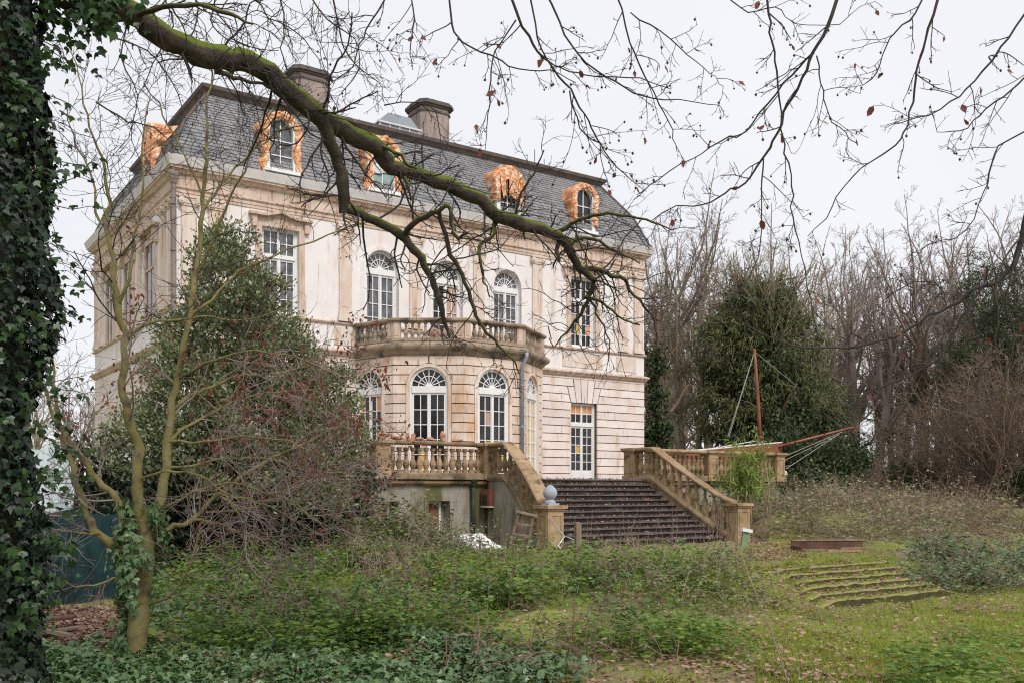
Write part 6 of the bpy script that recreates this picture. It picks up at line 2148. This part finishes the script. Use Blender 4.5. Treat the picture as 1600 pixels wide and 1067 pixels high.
# old wooden trestle leaning against the newel
bx, by, _ = W(808, 878, 21.3)
tr = thing("trestle", "old slatted wooden trestle leaning against the newel pier", "trestle", (bx, by, float(gz(bx, by))), .1)
tr.rotation_euler = (rad(6), rad(12), .1)
for x in (-.22, .22):
    put(MB().bar((x, -.05, 0), (x * .75, -.03, .92), .05), "leg", "old_wood", tr)
    put(MB().bar((x, .22, 0), (x * .75, .02, .92), .045), "leg", "old_wood", tr)
put(MB().box(-.24, .24, -.09, .08, .90, .94), "top_board", "old_wood", tr)
for z in (.18, .42, .66):
    put(MB().bar((-.22 + .05 * z, -.06, z), (.22 - .05 * z, -.06, z + .03), .035), "rung", "old_wood", tr)
for x in (-.12, -.02, .09):
    put(MB().bar((x, .12, .05), (x * .8, .02, .9), .06, .02, up=(0, 1, 0)), "slat", "old_wood", tr)

# crumpled white sheet on the ground
sx_, sy_, _ = W(742, 858, 20.6)
vs, fs = [], []
NX, NY = 26, 12
for i in range(NX + 1):
    for j in range(NY + 1):
        u, v = i / NX * 2 - 1, j / NY * 2 - 1
        hgt = .27 * max(0, 1 - u * u) * max(0, 1 - v * v) ** .7 * (1.2 - .6 * u) + .035 * math.sin(u * 6 + v * 3) + .02 * math.sin(u * 11 - v * 6)
        x = u * .68 * (1 - .35 * v * v) + .03 * math.sin(v * 7)
        y = v * .38 * (1 - .45 * u * u)
        vs.append((x, y, max(.01, hgt)))
fs = [(i * (NY + 1) + j, (i + 1) * (NY + 1) + j, (i + 1) * (NY + 1) + j + 1, i * (NY + 1) + j + 1) for i in range(NX) for j in range(NY)]
one(MB().add(vs, fs), "plastic_sheet", "white_sheet", "crumpled white plastic sheet lying at the foot of the terrace wall", "sheet", (sx_, sy_, float(gz(sx_, sy_)) + .16), .15, True)

# weathered post in the grass
px0, py0, _ = W(903, 885, 17.2)
one(MB().plate([(-.055, -.2), (.055, -.2), (.05, .80), (.02, .84), (-.05, .82)], -.05, .05), "wooden_post", "old_wood", "short weathered wooden post standing in the grass before the stairs", "post", (px0, py0, float(gz(px0, py0))), .3)

# bent metal tube frame beside the newel
q = [W(862, 812, 20.6), W(878, 833, 20.5), W(882, 838, 20.4), W(872, 852, 20.3), W(886, 868, 20.2)]
q2 = [W(877, 834, 20.5), W(905, 847, 20.2), W(907, 852, 20.2), W(874, 850, 20.4)]
fr = thing("metal_frame", "bent metal tube frame discarded beside the newel at the stair foot", "frame", W(880, 868, 20.4))
for i, pts in enumerate((q, q2)):
    child(put(MB().tube(pts, .014, 6), "tube", "chrome_tube", fr, True))

# leaning sapling stake, small tan plate on a stick, green stub with white cap
one(MB().tube([W(1238, 1085, 8.0), W(1205, 985, 8.3), W(1172, 905, 8.7), W(1148, 838, 9.0)], [.008, .007, .006, .004], 6), "stake", "old_wood", "thin bare stake leaning in the grass left of the garden steps", "stake", (0, 0, 0), 0, True)
sg = thing("small_sign", "small blank tan plate on a thin stick before the right newel", "sign", W(1139, 885, 20.5))
child(put(MB().bar(W(1137, 886, 20.5), W(1140, 845, 20.5), .02), "stick", "dark_iron", sg))
cxp, cyp, czp = W(1138, 853, 20.45)
child(put(MB().plate([(cxp - .12, czp - .14), (cxp + .12, czp - .14), (cxp + .12, czp + .05), (cxp + .06, czp + .12), (cxp - .10, czp + .10)], cyp - .01, cyp + .01), "plate", "plate_tan", sg))
gx, gy, _ = W(1161, 852, 22.6)
gst = thing("garden_lamp", "tilted green board post with a white cap beside the right newel", "post", (gx, gy, float(gz(gx, gy))))
gst.rotation_euler = (0, rad(10), .2)
put(MB().box(-.075, .075, -.04, .04, -.1, .42), "board", "green_board", gst)
put(MB().box(-.13, .13, -.09, .09, .42, .50), "cap", "white_paint", gst)

# broken timber box on the grass
bx, by, _ = W(1302, 857, 21.6)
bn = thing("timber_box", "broken red-brown timber planter box lying on the grass below the brambles", "box", (bx, by, float(gz(bx, by))), .12)
put(MB().box(-.86, .86, .30, .35, .0, .24), "back_board", "red_wood", bn)
put(MB().box(-.87, .87, .28, .37, .242, .27), "top_rail", "old_wood", bn)
put(MB().plate([(-.86, .0), (-.81, .0), (-.81, .14), (-.86, .14)], -.2, .298), "end_board", "red_wood", bn)
put(MB().bar((-.85, -.22, .07), (.2, -.26, .05), .10, .04), "plank", "old_wood", bn)
put(MB().bar((-.3, -.32, .05), (.55, -.30, .04), .12, .04), "plank", "terracotta", bn)
put(MB().bar((.1, -.15, .09), (1.0, -.05, .08), .07, .03), "plank", "old_wood", bn)
put(MB().bar((.2, .05, .08), (1.02, .12, .1), .07, .03), "plank", "old_wood", bn)

# sailing boat laid up beyond the terrace
B0 = W(1060, 706, 36.0)
bo = thing("sailing_boat", "small brown sailing boat with a bare mast laid up beyond the terrace", "boat", (W(1135, 0, 36.5)[0], 36.5, float(gz(W(1135, 0, 36.5)[0], 36.5))))
vs, fs = [], []
NS = 14
pa, pb = Vector(W(1058, 707, 36.0)), Vector(W(1222, 692, 37.6))
ax = (pb - pa)
lat = Vector((ax.y, -ax.x, 0)).normalized()
for i in range(NS + 1):
    u = i / NS
    c = pa + ax * u
    wdt = .75 * math.sin(math.pi * min(1, .35 + .65 * u)) ** .6 * (1 if u < .99 else .02)
    dep = 1.15 - .35 * u
    for s_, d_ in ((-1, 0), (-.9, -.45), (-.5, -.85), (0, -1), (.5, -.85), (.9, -.45), (1, 0)):
        p = c + lat * (wdt * s_) + Vector((0, 0, dep * d_))
        vs.append(tuple(p))
for i in range(NS):
    for j in range(6):
        a = i * 7 + j
        fs.append((a, a + 1, a + 8, a + 7))
    fs.append((i * 7 + 6, i * 7, i * 7 + 7, i * 7 + 13))
fs.append(tuple(range(7)))
child(put(MB().add(vs, fs), "hull", "hull_paint", bo))
for s_ in (0, 6):
    child(put(MB().tube([Vector(vs[i * 7 + s_]) + Vector((0, 0, .03)) for i in range(NS + 1)], .028, 6), "gunwale", "gutter_paint", bo))
child(put(MB().tube([W(1190, 712, 37.2), W(1188, 690, 37.2)], .11, 8), "mast_step", "zinc_pipe", bo, True))
child(put(MB().tube([W(1189, 695, 37.2), W(1186, 650, 37.2), W(1182, 590, 37.2), W(1179, 545, 37.2)], [.07, .07, .065, .04], 8), "mast", "mast_varnish", bo, True))
child(put(MB().tube([W(1190, 704, 37.2), W(1260, 686, 37.5), W(1333, 667, 37.8)], [.06, .055, .035], 8), "bowsprit", "mast_varnish", bo, True))
child(put(MB().tube([W(1070, 706, 36.8), W(1120, 699, 36.9), W(1184, 688, 37.1)], .022, 6), "boom", "gutter_paint", bo, True))
for a, b_ in ((W(1178, 552, 37.2), W(1137, 682, 36.6)), (W(1177, 556, 37.2), W(1139, 682, 36.8)), (W(1180, 550, 37.2), W(1300, 648, 46.0)),
              (W(1316, 674, 37.7), W(1212, 718, 36.0)), (W(1312, 677, 37.7), W(1228, 732, 35.6)), (W(1308, 680, 37.6), W(1214, 724, 36.0)), (W(1237, 726, 35.8), W(1210, 731, 36.0))):
    child(put(MB().tube([a, b_], .011, 4), "rope", "rope", bo))
fb = MB()
fb.lathe([(.02, -.14), (.10, -.10), (.14, 0), (.10, .10), (.02, .14)], 10)
child(put(fb, "fender", "fender", bo, True, loc=W(1225, 740, 35.6)))
mb = MB()
mb.box(-1.6, 1.6, -.06, .06, .75, .87)
for x in (-1.3, 1.3):
    mb.box(x - .06, x + .06, -.5, .5, -.2, .75)
put(mb, "cradle", "old_wood", bo, rz=.7)

# bamboo behind the right stair balustrade
cxb, cyb, _ = W(1160, 790, 27.0)
bam = thing("bamboo_clump", "leafy green bamboo clump standing before the right terrace wall", "bamboo", (cxb, cyb, float(gz(cxb, cyb))))
S = np.zeros((30, 2, 4))
S[:, 0, 0] = cxb + rg.uniform(-.7, .75, 30)
S[:, 0, 1] = cyb + rg.uniform(-.35, .35, 30)
S[:, 0, 2] = gz(S[:, 0, 0], S[:, 0, 1]) - .05
S[:, 1, :3] = S[:, 0, :3] + np.array([0, 0, .2])
S[:, :, 3] = .013
cu = grow(S, 1, rg, .5, 1, (1.2, 2.5), ang=(0, 7), up=.01, wig=.025, k=9, rf=.9, rmin=.010, taper_len=False)
child(add_big("culms", tubes([cu], 5), "straw", bam, True))
bt = grow(cu, 6, rg, .62, 1, (.25, .5), ang=(30, 70), up=-.02, wig=.1, k=4, rf=.3, rmin=.004)
child(add_big("sprigs", tubes([bt], 3), "straw", bam))
idx = np.repeat(np.arange(len(bt)), 6)
C = bt[idx, rg.integers(1, 4, len(idx)), :3] + rg.normal(0, .05, (len(idx), 3))
child(add_big("leaves", leaves(C, unit(rg.normal(0, .7, C.shape) + np.array([0, 0, -.35])), upn(len(C), .6), rg.uniform(.14, .26, len(C)), "thin", 1.6), "leaf_bamboo", bam, kind="stuff"))
C = np.array(W(1165, 762, 26.9)) + rg.normal(0, 1, (420, 3)) * np.array([.42, .3, .26])
child(add_big("low_leaves", leaves(C, unit(rg.normal(0, .7, C.shape) + np.array([0, 0, .25])), upn(len(C), .6), rg.uniform(.14, .28, len(C)), "thin", 1.6), "leaf_bamboo", bam, kind="stuff"))

# rubble and broken pots on the left terrace rail
RT = RAILZ + .10


def on_rail(px):
    k_ = (px - CX) / FPX
    # point of the rail line (x, TY) seen at that pixel
    x = (k_ * (HO.y - TY * -HC * -1 if False else HO.y + TY * HC) - (HO.x - TY * HS)) / (HC - k_ * HS)
    return H2W(x, TY, RT)


def lump(seed, sx, sy, sz):
    r_ = np.random.default_rng(seed)
    mb_ = MB()
    n, m_ = 9, 6
    vs_ = []
    for j in range(m_):
        t = math.pi * (j + .5) / m_
        for i in range(n):
            a = 2 * math.pi * i / n
            k_ = 1 + r_.normal(0, .16)
            vs_.append((sx * k_ * math.sin(t) * math.cos(a), sy * k_ * math.sin(t) * math.sin(a), sz * (1 - math.cos(t) * k_)))
    fs_ = [(j * n + i, j * n + (i + 1) % n, (j + 1) * n + (i + 1) % n, (j + 1) * n + i) for j in range(m_ - 1) for i in range(n)]
    fs_ += [tuple(range(n - 1, -1, -1)), tuple((m_ - 1) * n + i for i in range(n))]
    return mb_.add(vs_, fs_)


for px, mbx, lab in ((597, lump(1, .13, .11, .11), "dark broken terracotta pot at the left end of the rubble on the terrace rail"),
                     (621, lump(2, .19, .11, .055), "flat terracotta shard beside the two upright tiles on the terrace rail"),
                     (655, lump(4, .12, .09, .05), "low heap of terracotta crumbs right of the upright tiles on the rail"),
                     (673, lump(5, .12, .09, .055), "orange-brown terracotta crumbs beside the upright fragment on the rail"),
                     (692, lump(6, .085, .08, .13), "tall pinkish broken terracotta fragment standing on the terrace rail"),
                     (714, lump(7, .22, .10, .04), "long flat pale slab at the right end of the rubble on the rail")):
    p = on_rail(px)
    one(mbx, "terracotta_fragment", "terracotta", lab, "rubble", p, HR, False, "rubble on the terrace rail")
for k_, (px, tilt) in enumerate(((638, -12), (644, 14))):
    p = on_rail(px)
    o = one(MB().plate([(-.05, 0), (.05, 0), (.055, .17), (.0, .20), (-.05, .16)], -.015, .015), "roof_tile", "terracotta", "brown tile leaning left among the rubble on the terrace rail" if k_ == 0 else "brown tile leaning right among the rubble on the terrace rail", "tile", p, 0, False, "upright tiles on the rail")
    o.rotation_euler = (0, rad(tilt), HR)

# drain pipe and red box on the terrace base
mb = MB().tube([(-3.07, TY - .10, TZ - .10), (-3.07, TY - .10, .25)], .055, 8)
dp = tag(put(mb, "drain_pipe", "dark_iron", None, True, tuple(HO), HR), "mossy black drain pipe on the terrace base wall", "pipe")
put(MB().lathe([(.06, TZ - .2), (.11, TZ - .08), (.12, TZ - .02)], 8, (-3.07, TY - .12)).lathe([(.075, .85), (.075, .93)], 8, (-3.07, TY - .10)), "collar", "dark_iron", dp)
rb = thing("meter_box", "rusty red meter box on the stained wall beside the drain pipe", "box", H2W(-2.69, TY - .30, 1.28), HR - math.pi / 2)
put(MB().box(-.20, .20, -.14, 0, 0, .44), "case", "fuse_red", rb)
put(MB().box(-.12, .10, -.155, -.14, .05, .30), "door", "dark_iron", rb)
put(MB().box(-.20, .20, -.16, 0, -.03, .0), "shelf", "white_paint", rb)

# things on the balcony
one(MB().tube([H2W(2.45, -2.35, 7.05), H2W(2.95, -1.85, 6.75)], .02, 6).tube([H2W(2.6, -2.2, 6.7), H2W(3.0, -1.9, 6.5)], .02, 6), "loose_pole", "dark_iron", "dark loose poles leaning on the balcony rail by the drainpipe", "pole", (0, 0, 0))
C = np.array(H2W(-1.75, -2.36, 6.42)) + rg.normal(0, 1, (60, 3)) * np.array([.13, .08, .10])
one_ = add_big("pink_rag", leaves(C, unit(rg.normal(0, 1, C.shape)), unit(rg.normal(0, 1, C.shape)), rg.uniform(.05, .12, 60), "curl"), "pink_cloth")
tag(one_, "torn pink rag caught on the front of the balcony balusters", "rag")

# teal mesh fence and pale sheet on the far left
fa, fb_ = Vector(W(20, 960, 11.6)), Vector(W(190, 945, 13.0))
fe = thing("mesh_fence", "dark teal mesh fence panel sagging between the ivy trunk and the young beech", "fence", tuple(Vector((fa.x, fa.y, float(gz(fa.x, fa.y))))))
vs = []
N1, N2 = 26, 8
for i in range(N1 + 1):
    for j in range(N2 + 1):
        u, v = i / N1, j / N2
        p = fa.lerp(fb_, u)
        z = float(gz(p.x, p.y)) + v * (1.18 - .06 * math.sin(u * 9))
        vs.append((p.x + .03 * math.sin(u * 40 + v * 3), p.y + .05 * math.sin(u * 30 + v * 2) + .02 * math.sin(v * 18), z))
fs = [(i * (N2 + 1) + j, (i + 1) * (N2 + 1) + j, (i + 1) * (N2 + 1) + j + 1, i * (N2 + 1) + j + 1) for i in range(N1) for j in range(N2)]
child(put(MB().add(vs, fs), "mesh", "teal_mesh", fe, True))
for u in (0, .5, 1):
    p = fa.lerp(fb_, u)
    z = float(gz(p.x, p.y))
    child(put(MB().tube([(p.x, p.y + .06, z - .1), (p.x, p.y + .06, z + 1.25)], .025, 6), "post", "dark_iron", fe))
pa_, pb_ = Vector(W(20, 800, 15.0)), Vector(W(122, 790, 16.0))
vs = []
for i in range(17):
    for j in range(9):
        u, v = i / 16, j / 8
        p = pa_.lerp(pb_, u)
        vs.append((p.x, p.y - .5 * (1 - v) + .06 * math.sin(u * 25 + v * 4), .2 + v * 2.2 + .05 * math.sin(u * 14)))
fs = [(i * 9 + j, (i + 1) * 9 + j, (i + 1) * 9 + j + 1, i * 9 + j + 1) for i in range(16) for j in range(8)]
one(MB().add(vs, fs), "plastic_cover", "pale_sheet", "pale blue plastic cover hanging behind the teal mesh fence", "sheet", (0, 0, 0), 0, True)
# scrap timber at the foot of the fence
wx, wy, _ = W(95, 975, 10.6)
sc_ = thing("scrap_timber", "heap of scrap timber boards at the foot of the teal fence", "timber", (wx, wy, float(gz(wx, wy))), .2)
for a, b_, w_, h_ in (((-.4, 0, .06), (.35, .05, .14), .16, .03), ((-.3, .1, .12), (.2, -.2, .05), .08, .04), ((.0, -.1, .05), (.5, .25, .10), .06, .04), ((-.5, .15, .2), (.1, .2, .22), .3, .03)):
    put(MB().bar(a, b_, w_, h_), "plank", "old_wood" if w_ < .2 else "red_wood", sc_)
